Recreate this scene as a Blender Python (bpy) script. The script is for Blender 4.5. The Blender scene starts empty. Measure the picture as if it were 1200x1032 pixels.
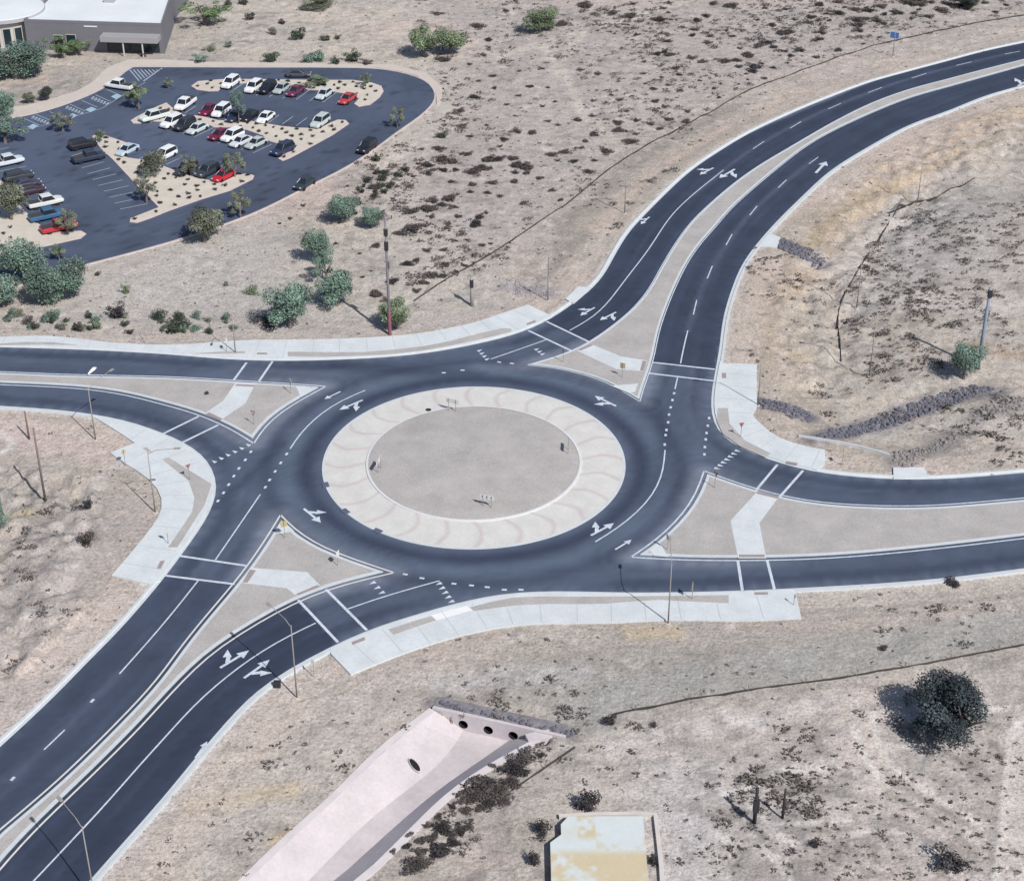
import bpy, math, random
import numpy as np
from mathutils import Vector
from mathutils.geometry import tessellate_polygon
R = math.radians
rnd = random.Random(7)
nrs = np.random.RandomState(11)
sc = bpy.context.scene
C = sc.collection

# ------------------------------------------------------------------ camera
FPX, PITCH, HCAM = 2025.0, R(31.5), 112.0
SP, CP = math.sin(PITCH), math.cos(PITCH)
cam = bpy.data.cameras.new('camera'); co = bpy.data.objects.new('camera', cam); C.objects.link(co)
co.location = (0, 0, HCAM); co.rotation_euler = (math.pi/2 - PITCH, 0, 0)
cam.sensor_width = 36; cam.sensor_fit = 'HORIZONTAL'; cam.lens = 36*FPX/1200
cam.clip_start = 1; cam.clip_end = 9000
sc.camera = co

def G(px, py, z=0.0):
    """where a traced point of the photograph meets the plane at height z"""
    u = (px-600)/FPX; v = (516-py)/FPX; d = SP - v*CP; h = HCAM - z
    return (h*u/d, h*(CP+v*SP)/d)
def GL(pts, z=0.0): return [G(p[0], p[1], z) for p in pts]
def height_at(bx, by, ty):
    X, Y = G(bx, by)
    lo, hi = 0.0, 40.0
    for _ in range(30):
        z = (lo+hi)/2
        zc = Y*CP-(z-HCAM)*SP; yc = Y*SP+(z-HCAM)*CP
        if 516-FPX*yc/zc <= ty: hi = z
        else: lo = z
    return hi
def ppm(px, py):
    a = G(px, py); b = G(px+1, py); return 1/(b[0]-a[0])

# ------------------------------------------------------------------ light
w = bpy.data.worlds.new('World'); sc.world = w; w.use_nodes = True
nt = w.node_tree; bg = nt.nodes['Background']
sky = nt.nodes.new('ShaderNodeTexSky'); sky.sky_type = 'NISHITA'; sky.sun_disc = False
SUN_EL = R(46)
sky.sun_elevation = SUN_EL; sky.sun_rotation = R(143)
nt.links.new(sky.outputs[0], bg.inputs[0]); bg.inputs[1].default_value = 0.085
sl = bpy.data.lights.new('sun', 'SUN'); sl.energy = 4.75; sl.angle = R(0.6); sl.color = (1, .955, .9)
so = bpy.data.objects.new('sun', sl); C.objects.link(so)
so.rotation_euler = Vector((-.6*math.cos(SUN_EL), .8*math.cos(SUN_EL), -math.sin(SUN_EL))).to_track_quat('-Z', 'Y').to_euler()
so.location = (60, 100, 120)
sc.view_settings.view_transform = 'Standard'; sc.view_settings.look = 'None'
sc.view_settings.exposure = 0.0; sc.view_settings.gamma = 1

# ------------------------------------------------------------------ materials
def s2l(c): return tuple(((x/255)/12.92 if x/255 <= .04045 else ((x/255+.055)/1.055)**2.4) for x in c)
MATS = {}
def mat(name, col, rough=.85, n1=0, s1=.5, n2=0, s2=4, bump=0, bs=6, attr=None, metal=0, spec=.3, dist=.02, hue=None):
    """col: base colour; n1,n2: strength of two procedural noises (object space, per metre scales)"""
    if name in MATS: return MATS[name]
    m = bpy.data.materials.new(name); m.use_nodes = True; t = m.node_tree; N = t.nodes; L = t.links
    b = N['Principled BSDF']; b.inputs['Roughness'].default_value = rough; b.inputs['Metallic'].default_value = metal
    b.inputs['Specular IOR Level'].default_value = spec
    if attr:
        a = N.new('ShaderNodeAttribute'); a.attribute_name = attr; cur = a.outputs['Color']
    else:
        a = N.new('ShaderNodeRGB'); a.outputs[0].default_value = (*col, 1); cur = a.outputs[0]
    tc = N.new('ShaderNodeTexCoord')
    for k, (n, s) in enumerate(((n1, s1), (n2, s2))):
        if not n: continue
        no = N.new('ShaderNodeTexNoise'); no.inputs['Scale'].default_value = s; no.inputs['Detail'].default_value = 6
        no.inputs['Roughness'].default_value = .65
        L.new(tc.outputs['Object'], no.inputs['Vector'])
        mr = N.new('ShaderNodeMapRange'); mr.inputs[1].default_value = .3; mr.inputs[2].default_value = .7
        mr.inputs[3].default_value = 1-n; mr.inputs[4].default_value = 1+n
        L.new(no.outputs[0], mr.inputs[0])
        mx = N.new('ShaderNodeVectorMath'); mx.operation = 'SCALE'
        L.new(cur, mx.inputs[0]); L.new(mr.outputs[0], mx.inputs['Scale']); cur = mx.outputs[0]
    L.new(cur, b.inputs['Base Color'])
    if bump:
        no = N.new('ShaderNodeTexNoise'); no.inputs['Scale'].default_value = bs; no.inputs['Detail'].default_value = 5
        L.new(tc.outputs['Object'], no.inputs['Vector'])
        bp = N.new('ShaderNodeBump'); bp.inputs['Strength'].default_value = bump; bp.inputs['Distance'].default_value = dist
        L.new(no.outputs[0], bp.inputs['Height']); L.new(bp.outputs[0], b.inputs['Normal'])
    MATS[name] = m; return m

M_ground = mat('desert_dirt', (1, 1, 1), .95, .11, .7, .20, 2.8, .9, 2.2, attr='tint', dist=.16)
M_asph = mat('asphalt', (1, 1, 1), .8, .05, .25, .05, 9, attr='tint', spec=.25)
M_conc = mat('pale_concrete', (.54, .575, .60), .8, .09, .35, .07, 4)
M_kerb = mat('kerb_concrete', (.51, .545, .57), .8, .07, .8, .05, 6)
M_apron = mat('apron_concrete', (.55, .545, .53), .85, .08, .35, .07, 4)
M_gravel = mat('decomposed_granite', (.375, .358, .35), .95, .12, .3, .16, 5, .6, 9, dist=.05)
M_bed = mat('bed_gravel', (.52, .48, .42), .95, .10, .4, .12, 6, .5, 8, dist=.05)
M_tan = mat('tan_concrete', (.50, .45, .41), .9, .06, .3, .05, 4)
M_paint = mat('road_paint', (.50, .55, .62), .7, .16, 1.2, .22, 5)
M_yel = mat('cream_paint', (.58, .58, .56), .7, .10, 1.5, .08, 9)
M_park = mat('stall_paint', (.34, .40, .47), .7, .10, 1.5)
M_tact = mat('tactile_paving', (.30, .25, .25), .9, .10, 3)
M_lilac = mat('channel_concrete', (.50, .46, .475), .9, .10, .25, .07, 3)
M_chfloor = mat('channel_floor', (.50, .46, .47), .9, .12, .22, .08, 2)
M_dark = mat('hole_shade', (.012, .012, .018), .9)  # near-black standing in for shade in the pipes and drain outlet
M_rock = mat('riprap_rock', (.13, .13, .16), .95, .35, 1.1, .25, 5)
M_galv = mat('galvanised_steel', (.27, .255, .24), .75, .08, 2)
M_wood = mat('weathered_wood', (.17, .145, .14), .9, .2, 2)
M_blackm = mat('dark_metal', (.03, .03, .035), .6)
M_silt = mat('silt_fabric', (.05, .045, .045), .9, .2, .6)
M_leaf = {
 'teal': mat('teal_leaves', (.085, .165, .135), .8, attr='leaf'),
 'green': mat('green_leaves', (.12, .20, .12), .8, attr='leaf')}

def grit(m):
    t = m.node_tree; N = t.nodes; L = t.links; b = N['Principled BSDF']; src = b.inputs['Base Color'].links[0].from_socket
    tc = N.new('ShaderNodeTexCoord'); cur = src
    for sc_, lo, hi, c, st in ((1.3, .585, .66, (.12,.105,.095), .6), (3.2, .57, .63, (.13,.115,.105), .6), (2.3, .60, .68, (.68,.64,.58), .5), (.45, .55, .64, (.21,.19,.18), .4), (7.0, .56, .62, (.16,.14,.13), .5)):
        no = N.new('ShaderNodeTexNoise'); no.inputs['Scale'].default_value = sc_; no.inputs['Detail'].default_value = 5; no.inputs['Roughness'].default_value = .7
        mp = N.new('ShaderNodeMapping'); mp.inputs['Location'].default_value = (sc_*7, sc_*3, 0); L.new(tc.outputs['Object'], mp.inputs[0]); L.new(mp.outputs[0], no.inputs['Vector'])
        mr = N.new('ShaderNodeMapRange'); mr.inputs[1].default_value = lo; mr.inputs[2].default_value = hi; mr.inputs[3].default_value = 0; mr.inputs[4].default_value = st; L.new(no.outputs[0], mr.inputs[0])
        mx = N.new('ShaderNodeMix'); mx.data_type = 'RGBA'; L.new(mr.outputs[0], mx.inputs[0]); L.new(cur, mx.inputs[6]); mx.inputs[7].default_value = (*c, 1); cur = mx.outputs[2]
    L.new(cur, b.inputs['Base Color'])
grit(M_ground)
# ------------------------------------------------------------------ objects
def prop(o, label=None, cat=None, group=None, kind=None):
    if label: o['label'] = label
    if cat: o['category'] = cat
    if group: o['group'] = group
    if kind: o['kind'] = kind
    return o
def empty(name, loc, rz=0, parent=None):
    o = bpy.data.objects.new(name, None); C.objects.link(o); o.location = loc; o.rotation_euler = (0, 0, rz)
    o.empty_display_size = .3
    if parent: o.parent = parent
    return o
class MB:
    def __init__(s): s.v = []; s.f = []
    def add(s, vs, fs):
        o = len(s.v); s.v += [tuple(q) for q in vs]; s.f += [tuple(i+o for i in f) for f in fs]; return s
    def box(s, c, d, rz=0):
        cx, cy, cz = c; dx, dy, dz = d[0]/2, d[1]/2, d[2]/2; ca, sa = math.cos(rz), math.sin(rz)
        vs = [(cx+x*ca-y*sa, cy+x*sa+y*ca, cz+z) for z in (-dz, dz) for x, y in ((-dx, -dy), (dx, -dy), (dx, dy), (-dx, dy))]
        return s.add(vs, [(3, 2, 1, 0), (4, 5, 6, 7), (0, 1, 5, 4), (1, 2, 6, 5), (2, 3, 7, 6), (3, 0, 4, 7)])
    def tube(s, pts, rad, n=8, cap=True):
        pts = [Vector(p) for p in pts]; rad = rad if isinstance(rad, (list, tuple)) else [rad]*len(pts)
        vs = []
        for i, p in enumerate(pts):
            d = (pts[min(i+1, len(pts)-1)]-pts[max(i-1, 0)]).normalized()
            a = Vector((0, 0, 1)) if abs(d.z) < .9 else Vector((1, 0, 0))
            u = d.cross(a).normalized(); q = d.cross(u)
            vs += [tuple(p+(u*math.cos(2*math.pi*k/n)+q*math.sin(2*math.pi*k/n))*rad[i]) for k in range(n)]
        fs = [(i*n+k, i*n+(k+1) % n, (i+1)*n+(k+1) % n, (i+1)*n+k) for i in range(len(pts)-1) for k in range(n)]
        if cap: fs += [tuple(range(n)), tuple(range((len(pts)-1)*n, len(pts)*n))]
        return s.add(vs, fs)
    def mesh(s, name):
        me = bpy.data.meshes.new(name); me.from_pydata(s.v, [], s.f); me.update(); return me
    def build(s, name, m, parent=None, smooth=False, bevel=0, recalc=True):
        me = s.mesh(name)
        if recalc:
            import bmesh
            bm = bmesh.new(); bm.from_mesh(me); bmesh.ops.recalc_face_normals(bm, faces=bm.faces); bm.to_mesh(me); bm.free()
        if smooth:
            for p in me.polygons: p.use_smooth = True
        me.materials.append(m)
        o = bpy.data.objects.new(name, me); C.objects.link(o)
        if bevel:
            b = o.modifiers.new('bevel', 'BEVEL'); b.width = bevel; b.segments = 2
        if parent: o.parent = parent
        return o
def copy_tree(o, parent=None):
    c = o.copy(); C.objects.link(c)
    if parent: c.parent = parent
    for ch in list(o.children): copy_tree(ch, c)
    return c
def struct(o): o['kind'] = 'structure'; return o

# ------------------------------------------------------------------ plan geometry
def smooth_line(pts, step=1.6):
    """Catmull-Rom through the points, resampled"""
    P = [np.array(p, float) for p in pts]
    P = [2*P[0]-P[1]]+P+[2*P[-1]-P[-2]]
    out = []
    for i in range(1, len(P)-2):
        n = max(1, int(np.linalg.norm(P[i+1]-P[i])/step))
        for k in range(n):
            t = k/n; a, b, c, d = P[i-1:i+3]
            out.append(.5*((2*b)+(-a+c)*t+(2*a-5*b+4*c-d)*t*t+(-a+3*b-3*c+d)*t**3))
    out.append(P[-2])
    # relax the tracing jitter a little
    out = np.array(out)
    for _ in range(3):
        q = out.copy(); q[1:-1] = .25*out[:-2]+.5*out[1:-1]+.25*out[2:]; out = q
    return [tuple(p) for p in out]
def extend(pts, d, end=True):
    """carry a line on past the frame with the bend it has there"""
    P = list(pts) if end else list(pts)[::-1]
    a = np.array(P[-1]); b = np.array(P[-12] if len(P) > 12 else P[0]); u = (a-b)/np.linalg.norm(a-b)
    P.append(tuple(a+u*d))
    return P if end else P[::-1]
def line_len(L): return sum(math.dist(L[i], L[i+1]) for i in range(len(L)-1))
def normals(L):
    A = np.array(L); T = np.zeros_like(A); T[1:-1] = A[2:]-A[:-2]; T[0] = A[1]-A[0]; T[-1] = A[-1]-A[-2]
    T /= np.maximum(np.linalg.norm(T, axis=1), 1e-9)[:, None]
    return np.stack([-T[:, 1], T[:, 0]], 1)
def offset(L, d): return [tuple(p) for p in (np.array(L)+normals(L)*d)]
def area(P):
    A = np.array(P); x, y = A[:, 0], A[:, 1]; return .5*np.sum(x*np.roll(y, -1)-y*np.roll(x, -1))
def seg_int(a, b, c, d):
    r = (b[0]-a[0], b[1]-a[1]); s = (d[0]-c[0], d[1]-c[1]); den = r[0]*s[1]-r[1]*s[0]
    if abs(den) < 1e-9: return None
    t = ((c[0]-a[0])*s[1]-(c[1]-a[1])*s[0])/den; u = ((c[0]-a[0])*r[1]-(c[1]-a[1])*r[0])/den
    return t, u
def inset_sections(secs, d):
    """secs: curves that join end to end round a counterclockwise loop; returns the loop moved inward by d"""
    O = [offset(s, d) for s in secs]; n = len(O)
    for i in range(n):
        A, B = O[i], O[(i+1) % n]; hit = None
        for ia in range(len(A)-2, -1, -1):
            for ib in range(len(B)-1):
                r = seg_int(A[ia], A[ia+1], B[ib], B[ib+1])
                if r and -.001 <= r[0] <= 1.001 and -.001 <= r[1] <= 1.001: hit = (ia, ib, r[0]); break
            if hit: break
        if hit:
            ia, ib, t = hit; p = (A[ia][0]+(A[ia+1][0]-A[ia][0])*t, A[ia][1]+(A[ia+1][1]-A[ia][1])*t)
            O[i] = A[:ia+1]+[p]; O[(i+1) % n] = [p]+B[ib+1:]
    out = []
    for s in O: out += s[:-1] if math.dist(s[-1], O[(O.index(s)+1) % n][0]) < .01 else s
    return out
def inside(P, X, Y):
    A = np.array(P); r = np.zeros(X.shape, bool); n = len(A)
    x0, y0 = A.min(0); x1, y1 = A.max(0)
    bb = (X >= x0) & (X <= x1) & (Y >= y0) & (Y <= y1)
    xs, ys = X[bb], Y[bb]; q = np.zeros(xs.shape, bool)
    for i in range(n):
        ax, ay = A[i]; bx, by = A[(i+1) % n]
        if ay == by: continue
        c = ((ay > ys) != (by > ys)) & (xs < (bx-ax)*(ys-ay)/(by-ay)+ax); q ^= c
    r[bb] = q; return r
def slab_mb(P, z, h, mb=None):
    """a raised flat area: top at z, sides down by h"""
    mb = mb or MB()
    if area(P) < 0: P = P[::-1]
    tri = tessellate_polygon([[Vector((p[0], p[1], 0)) for p in P]])
    n = len(P)
    mb.add([(p[0], p[1], z) for p in P], [t for t in tri])
    if h: mb.add([(p[0], p[1], z) for p in P]+[(p[0], p[1], z-h) for p in P], [(i, i+n, (i+1) % n+n, (i+1) % n) for i in range(n)])
    return mb
def slab(name, P, z, h, m, parent=None): return slab_mb(P, z, h).build(name, m, parent)
def ribbon_mb(L, prof, mb=None, closed=False):
    """sweep profile [(side offset, z)...] along L"""
    mb = mb or MB(); k = len(prof)
    N = normals(L+[L[0], L[1]])[:len(L)] if closed else normals(L)
    vs = [(p[0]+n[0]*o, p[1]+n[1]*o, z) for p, n in zip(L, N) for o, z in prof]
    m = len(L); fs = []
    for i in range(m if closed else m-1):
        j = (i+1) % m
        fs += [(i*k+a, i*k+a+1, j*k+a+1, j*k+a) for a in range(k-1)]
    mb.add(vs, fs); return mb
def paint_mb(L, wd, z, mb=None): return ribbon_mb(L, [(-wd/2, z), (wd/2, z)], mb)

# ------------------------------------------------------------------ traced edges of the roads
W_EXT = 70
nw = smooth_line(GL([(0,407),(40,408),(100,410),(150,412.5),(200,415.5),(250,420),(295,422.5),(350,423),(412,421),(450,419),(500,414),(560,403),(610,390),(646,373.5),(672.5,355),(695,337.5),(707.5,322.5),(720,300),(735,275),(755,252.5),(785,222.5),(810,200),(840,179.4),(879,156),(930,132),(975,113.4),(1020,96.6),(1065,84),(1110,72),(1155,60),(1200,50.4)]))
nw = extend(extend(nw, W_EXT), W_EXT, False)
ne = smooth_line(GL([(1200,99.6),(1155,112.5),(1110,130.5),(1065,147),(1020,171),(975,199),(942,228.5),(903,267.5),(873,305),(858,338),(847.5,374),(843,410),(838,437),(833.5,466),(835,493.3),(846.7,511.7),(866.7,525),(900,538.3),(933.3,548.3),(966.7,555),(1006.7,559.3),(1053.3,562.3),(1100,561.7),(1150,558.3),(1200,554)]))
ne = extend(extend(ne, W_EXT), W_EXT, False)
se = smooth_line(GL([(1200,666),(1125,675.5),(1050,682.5),(975,687),(910,690.5),(860,692.5),(810,693.75),(735,694.5),(680,693),(630,692.5),(605,694),(570,698.75),(530,708),(480,722.5),(427.5,739.5),(390,757),(361,770),(333,786.7),(300,810),(276.7,833),(253,860),(233,883),(200,924),(160,970),(133,1000),(105,1032)]))
se = extend(extend(se, W_EXT), W_EXT, False)
sw = smooth_line(GL([(0,875),(33,845),(66.7,813),(100,778),(138,740.5),(162.5,712.5),(190,680),(212.5,650),(232.5,622.5),(246.5,600),(253,580),(254.5,562.5),(249,547),(236,532),(215,517.5),(190,507.5),(160,496),(125,488),(75,481),(37.5,478),(0,475.75)]))
sw = extend(extend(sw, W_EXT), W_EXT, False)
road_poly = nw+ne+se+sw     # clockwise
CEN = (-4.62, 177.68); RA, RI = 18.34, 12.94

def loop(*secs): return [smooth_line(GL(s)) for s in secs]
def ext_secs(secs, which):
    """which: list of (section, at_end) to carry past the frame"""
    for i, e in which: secs[i] = extend(secs[i], W_EXT, e)
    return secs
# counterclockwise loops (screen up = north)
isl_w = loop([(0,451),(50,453),(100,456),(137.5,461),(175,470),(212.5,480),(240,488.75),(270,502.5),(297.5,520)],
             [(297.5,520),(310,500),(330,482.5),(355,467.5),(382.5,452.7)],
             [(382.5,452.7),(355,450.5),(325,448.75),(300,447.3),(272.5,445.5),(200,441.5),(137.5,440),(75,438.75),(0,435.5)])
isl_w = ext_secs(isl_w, [(0, False), (2, True)])
isl_s = loop([(0,1019),(26.7,988),(66.7,948),(110,906.7),(166.7,850),(200,813),(228,784),(255,759.5),(280,743.5),(305,728.5),(345,706.5),(385,690.5),(424,680),(462.5,671)],
             [(462.5,671),(440,664),(417.5,656.5),(392.5,647.5),(367.5,635),(345,620),(328.75,603)],
             [(328.75,603),(307.5,637.5),(290,662.5),(272.5,685),(242.5,720),(217.5,750),(183,797),(150,833),(116.7,866.7),(66.7,915),(0,971.7)])
isl_s = ext_secs(isl_s, [(0, False), (2, True)])
isl_n = loop([(617,428),(632.5,429),(660,432.5),(685,438.75),(710,447.5),(735,461),(750,471)],
             [(750,471),(755,452.5),(761,437.5),(767.5,415),(772,390),(778,372),(785,353),(795,330),(805,310),(820,287.5),(840,265),(859,243),(900,207),(942,174),(975,154.5),(1020,133.5),(1065,115.5),(1110,102.6),(1155,90),(1200,77.4)],
             [(1200,69.6),(1155,81),(1110,93),(1065,105),(1020,121.5),(975,144),(930,170),(888,195),(860,215),(835,236),(810,260),(790,287),(775,312),(758,342),(737,366),(712,386),(690.5,401),(670,411.5),(645,420),(617,428)])
isl_n = ext_secs(isl_n, [(1, True), (2, False)])
isl_e = loop([(738.75,653),(785,656),(835,657),(900,656.8),(975,654),(1050,648),(1125,640),(1200,631)],
             [(1200,583.5),(1133,589.5),(1083,592.7),(1033.3,592.7),(966.7,589.3),(926.7,583.3),(886.7,573.3),(853,562),(825,551.7)],
             [(825,551.7),(822,565),(815,580),(800,602.5),(780,622.5),(760,640),(738.75,653)])
isl_e = ext_secs(isl_e, [(0, True), (1, False)])
ISL = [('w', isl_w), ('s', isl_s), ('n', isl_n), ('e', isl_e)]

# pavements
sw_n = GL([(0,395),(37.5,393),(70,393.75),(105,398.75),(150,403),(200,404.5),(237.5,402.5),(262.5,399.5),(300,398.2),(350,398),(400,397),(450,394.5),(500,390),(560,377),(618.75,357),(648,371)], .12)
sw_n = smooth_line(sw_n[:-2])+sw_n[-2:]
sw_w = smooth_line(GL([(109,488),(135,503),(158,519)], .12))+GL([(129,530.5)], .12)+smooth_line(GL([(145,542),(163,551),(175,559),(190,572),(194,587),(186,607),(160,640),(131,674)], .12))+GL([(175,684),(188,680)], .12)
sw_s = smooth_line(GL([(939,724),(860,727.5),(820,725),(772,726),(710,729.5),(660,729.5),(605,731),(555,740),(505,754),(455,771.5),(411,790)], .12))+GL([(388,766)], .12)
sw_e = GL([(848,425.7),(886.7,426.7),(887,476.7),(882,487)], .12)+smooth_line(GL([(882,487),(900,506.7),(926.7,520),(966.7,527.2)], .12))+GL([(966.7,543),(958,551)], .12)
def along(line, a, b):
    """piece of a traced edge between the points nearest to a and b"""
    A = np.array(line); i = int(np.argmin(((A-a)**2).sum(1))); j = int(np.argmin(((A-b)**2).sum(1)))
    return line[i:j+1] if i <= j else line[j:i+1][::-1]
KW = .72
edge_nw, edge_ne, edge_se, edge_sw = offset(nw, .35), offset(ne, .35), offset(se, .35), offset(sw, .35)
P_sw_n = sw_n + along(edge_nw, G(648, 372), G(0, 407)) 
P_sw_n = [(-150, G(0,395)[1])]+P_sw_n+[(-150, G(0, 406)[1])]
P_sw_w = sw_w+along(edge_sw, G(190, 680), G(109, 486))
P_sw_s = sw_s+along(edge_se, G(387, 760), G(931, 690))
P_sw_e = sw_e+along(edge_ne, G(958, 553), G(842, 426))
pads = [GL([(662.5,350.5),(677.5,336),(694,337),(672,356)], .1), GL([(1046.7,548),(1083,548),(1088,559),(1047,561)], .1),
        GL([(901.5,273.5),(915,278.6),(910.5,290),(890,288)], .1)]
# parking lot
lot = smooth_line(GL([(0,141),(20,138.5),(40,134),(60,128.5),(80,122),(120,105),(148,84)]))+smooth_line(GL([(156,79),(190,79),(300,79.5),(368,79.5),(440,80.6),(466,84.3),(487.5,90.3),(503,99),(510.5,112),(507,122),(490,138),(468,153),(433,179),(398.7,200),(364,217),(323,238),(300,249),(257.5,265),(212.5,280),(150,297.5),(97.5,311),(40,325),(0,335)]))
lot = [(-190, G(0,141)[1]-8)]+lot+[(-190, G(0,335)[1]-28)]
islA = GL([(224,101),(232,95.5),(262,93),(300,93),(368,94),(413,94),(435,97),(447,101),(449.5,107),(445,114),(434,122.5),(420,125),(415,122),(421,115.5),(403,109.5),(386,106.5),(360,105),(350,100.5),(330,98),(300,97),(275,98),(261,101),(256,106.5),(244,107),(230,105)], .1)
islB = GL([(153,141.5),(160,137),(172,131),(184,125),(195,120.5),(205,129),(215,135),(235,136),(255,141),(275,142.5),(294,142),(330,148),(350,150),(375,150.5),(387,144),(396,140.5),(405,141),(409,145),(390,158),(370,169),(340,185),(331,188.5),(326,186),(334,180),(345,176),(331,170),(315,165),(308,159),(288,152),(270,149),(250,149),(240,144),(215,141),(195,143),(178,142),(165,144.5),(156,144.5)], .1)
islC = GL([(108,160),(114,157),(124,159),(153,169),(140,181),(150,185),(172,188),(195,196),(210,202),(232,209),(260,214),(278,205),(290,203.5),(298,206),(296,210),(270,223),(237,233),(200,246),(175,256),(160,261),(152,260),(153,256),(186,243),(160,217),(132,187),(118,174)], .1)
islD = GL([(-60,205),(0,211),(8,220),(14,232),(40,258),(52,268),(75,272),(95,270.5),(101,274),(95,279),(50,289),(0,297),(-60,310)], .1)
walk_lot = GL([(0,126),(30,124),(60,116),(90,107),(108,97),(125,80),(150,70),(190,70),(250,73),(330,74),(460,76),(500,86),(519,103),(517,120),(512,122),(511,110),(503,97.5),(487.5,88.8),(466,83),(440,79.3),(300,78),(190,77.6),(155,77.5),(147,83.5),(120,104),(80,121),(60,127.3),(40,132.6),(20,137),(0,139.7),(-60,150),(-60,138)], .05)

# channel of concrete, deeper than the ground
CZ = -1.8
ch_tl = smooth_line(GL([(510,833),(480,855),(446.7,881.7),(390,940),(346.7,976.7),(290,1032)], .03)); ch_tl = extend(ch_tl, 25)
ch_bl = smooth_line(GL([(546,851),(523,888),(497,910),(430,962),(363,1030)], CZ)); ch_bl = extend(ch_bl, 25)
ch_br = smooth_line(GL([(598,866),(560,893),(513,925),(447,982),(410,1016)], CZ)); ch_br = extend(ch_br, 25)
ch_tr = smooth_line(GL([(629,864),(567,898),(520,931),(467,984),(437,1013)], .03)); ch_tr = extend(ch_tr, 25)
ch_poly = ch_tl+ch_tr[::-1]

# ------------------------------------------------------------------ noise helpers
def vnoise(X, Y, s, seed, oct=4):
    out = np.zeros(X.shape); amp = 1; tot = 0
    for o in range(oct):
        r = np.random.RandomState(seed+o*17).rand(257, 257)
        x = X*s*(2**o)+37.1*o; y = Y*s*(2**o)+11.7*o
        xi = np.floor(x).astype(int); yi = np.floor(y).astype(int); fx = x-xi; fy = y-yi
        fx = fx*fx*(3-2*fx); fy = fy*fy*(3-2*fy); xi %= 256; yi %= 256
        out += amp*((r[xi, yi]*(1-fx)+r[xi+1, yi]*fx)*(1-fy)+(r[xi, yi+1]*(1-fx)+r[xi+1, yi+1]*fx)*fy); tot += amp; amp *= .55
    return out/tot*2-1
def dist_to(L, X, Y, step=1.0, cap=None):
    P = []
    for i in range(len(L)-1):
        d = math.dist(L[i], L[i+1]); n = max(1, int(d/step))
        P += [(L[i][0]+(L[i+1][0]-L[i][0])*k/n, L[i][1]+(L[i+1][1]-L[i][1])*k/n) for k in range(n)]
    P.append(L[-1]); out = np.full(X.shape, 1e9)
    for p in P: np.minimum(out, (X-p[0])**2+(Y-p[1])**2, out=out)
    return np.sqrt(out)
def sst(a, b, x): t = np.clip((x-a)/(b-a), 0, 1); return t*t*(3-2*t)
def set_attr(me, name, cols):
    a = me.attributes.new(name, 'FLOAT_COLOR', 'POINT')
    c = np.ones((len(me.vertices), 4), np.float32); c[:, :3] = cols; a.data.foreach_set('color', c.ravel())

# ------------------------------------------------------------------ the ground
def axis(a, b, st, far):
    inner = np.arange(a, b+.01, st); out = [inner]
    lo = []; x = a; s = st
    while x > -far: s *= 1.25; x -= s; lo.append(x)
    hi = []; x = inner[-1]; s = st
    while x < far: s *= 1.25; x += s; hi.append(x)
    return np.concatenate([np.array(lo[::-1]), inner, np.array(hi)])
gx = axis(-112, 112, .44, 4500); gy = axis(102, 372, .44, 4500)
GX, GY = np.meshgrid(gx, gy, indexing='ij')
near = (abs(GX) < 190) & (GY > 40) & (GY < 440)
xs, ys = GX[near], GY[near]
lines = {k: dist_to(l, xs, ys, 1.0) for k, l in (('nw', nw), ('ne', ne), ('se', se), ('sw', sw))}
in_road = inside(road_poly, xs, ys)
hard = in_road.copy()
for P in [P_sw_n, P_sw_w, P_sw_s, P_sw_e, lot]+pads: hard |= inside(P, xs, ys)
d_road = np.minimum.reduce(list(lines.values()))
d_hard = d_road.copy()
for P in [P_sw_n, P_sw_w, P_sw_s, P_sw_e, lot, walk_lot]+pads: d_hard = np.minimum(d_hard, dist_to(P+[P[0]], xs, ys, 1.5))
d_hard[hard] = 0
chin = inside(ch_poly, xs, ys) | inside(GL([(504,827),(522,822),(640,850),(640,870),(560,850)]), xs, ys)
d_ch = dist_to(ch_poly+[ch_poly[0]], xs, ys, 1.0)
fade = sst(1.6, 7, d_hard)*sst(1.2, 4, d_ch)*(~chin)
bx0, by0 = G(640, 950); bx1, by1 = G(760, 1032)
bfade = sst(2, 6, np.hypot(np.maximum(0, np.maximum(bx0-xs, xs-bx1)), np.maximum(0, np.maximum(by1-ys, ys-by0))))
g0x, g0y = G(-40, 62); g1x, g1y = G(210, 0)
gf = 1-(xs < g1x+6)*(ys > g0y-6)
z = (vnoise(xs, ys, .045, 3, 3)*.55+vnoise(xs, ys, .28, 5, 4)*.30*sst(-.3, .5, vnoise(xs, ys, .02, 8, 2)+.3)+vnoise(xs, ys, .8, 15, 2)*.10)
# the flat shoulder falls away east of the curving road into a shallow wash
wash = GL([(1200,205),(1100,222),(1050,240),(1020,290),(985,345),(982,400),(1000,470),(1060,500)])
d_wash = dist_to(wash, xs, ys, 1.0)
rough = np.exp(-((lines['ne']-13)/8)**2)*(ys > 195)*(~in_road)+inside(GL([(-20,540),(110,560),(125,640),(90,740),(-20,820)]), xs, ys)*1.0
z += rough*(vnoise(xs, ys, .35, 55, 4)*1.3+vnoise(xs, ys, 1.0, 57, 2)*.35)
z += -1.5*np.exp(-(d_wash/8)**2)
ditch2 = GL([(960,508),(1030,478),(1150,452),(1230,440)])
z += -0.7*np.exp(-(dist_to(ditch2, xs, ys, 1.0)/4)**2)
ditch3 = GL([(600,402),(560,375),(520,352)])
z = z*fade*bfade*gf
z[chin] = -4.0
z -= .05
Z = np.full(GX.shape, -.05); Z[near] = z
far = ~near
Z[far] += np.clip((np.hypot(GX[far], GY[far]-200)-200)/800, 0, 3)*vnoise(GX[far], GY[far], .004, 9, 3)*1.5

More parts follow.
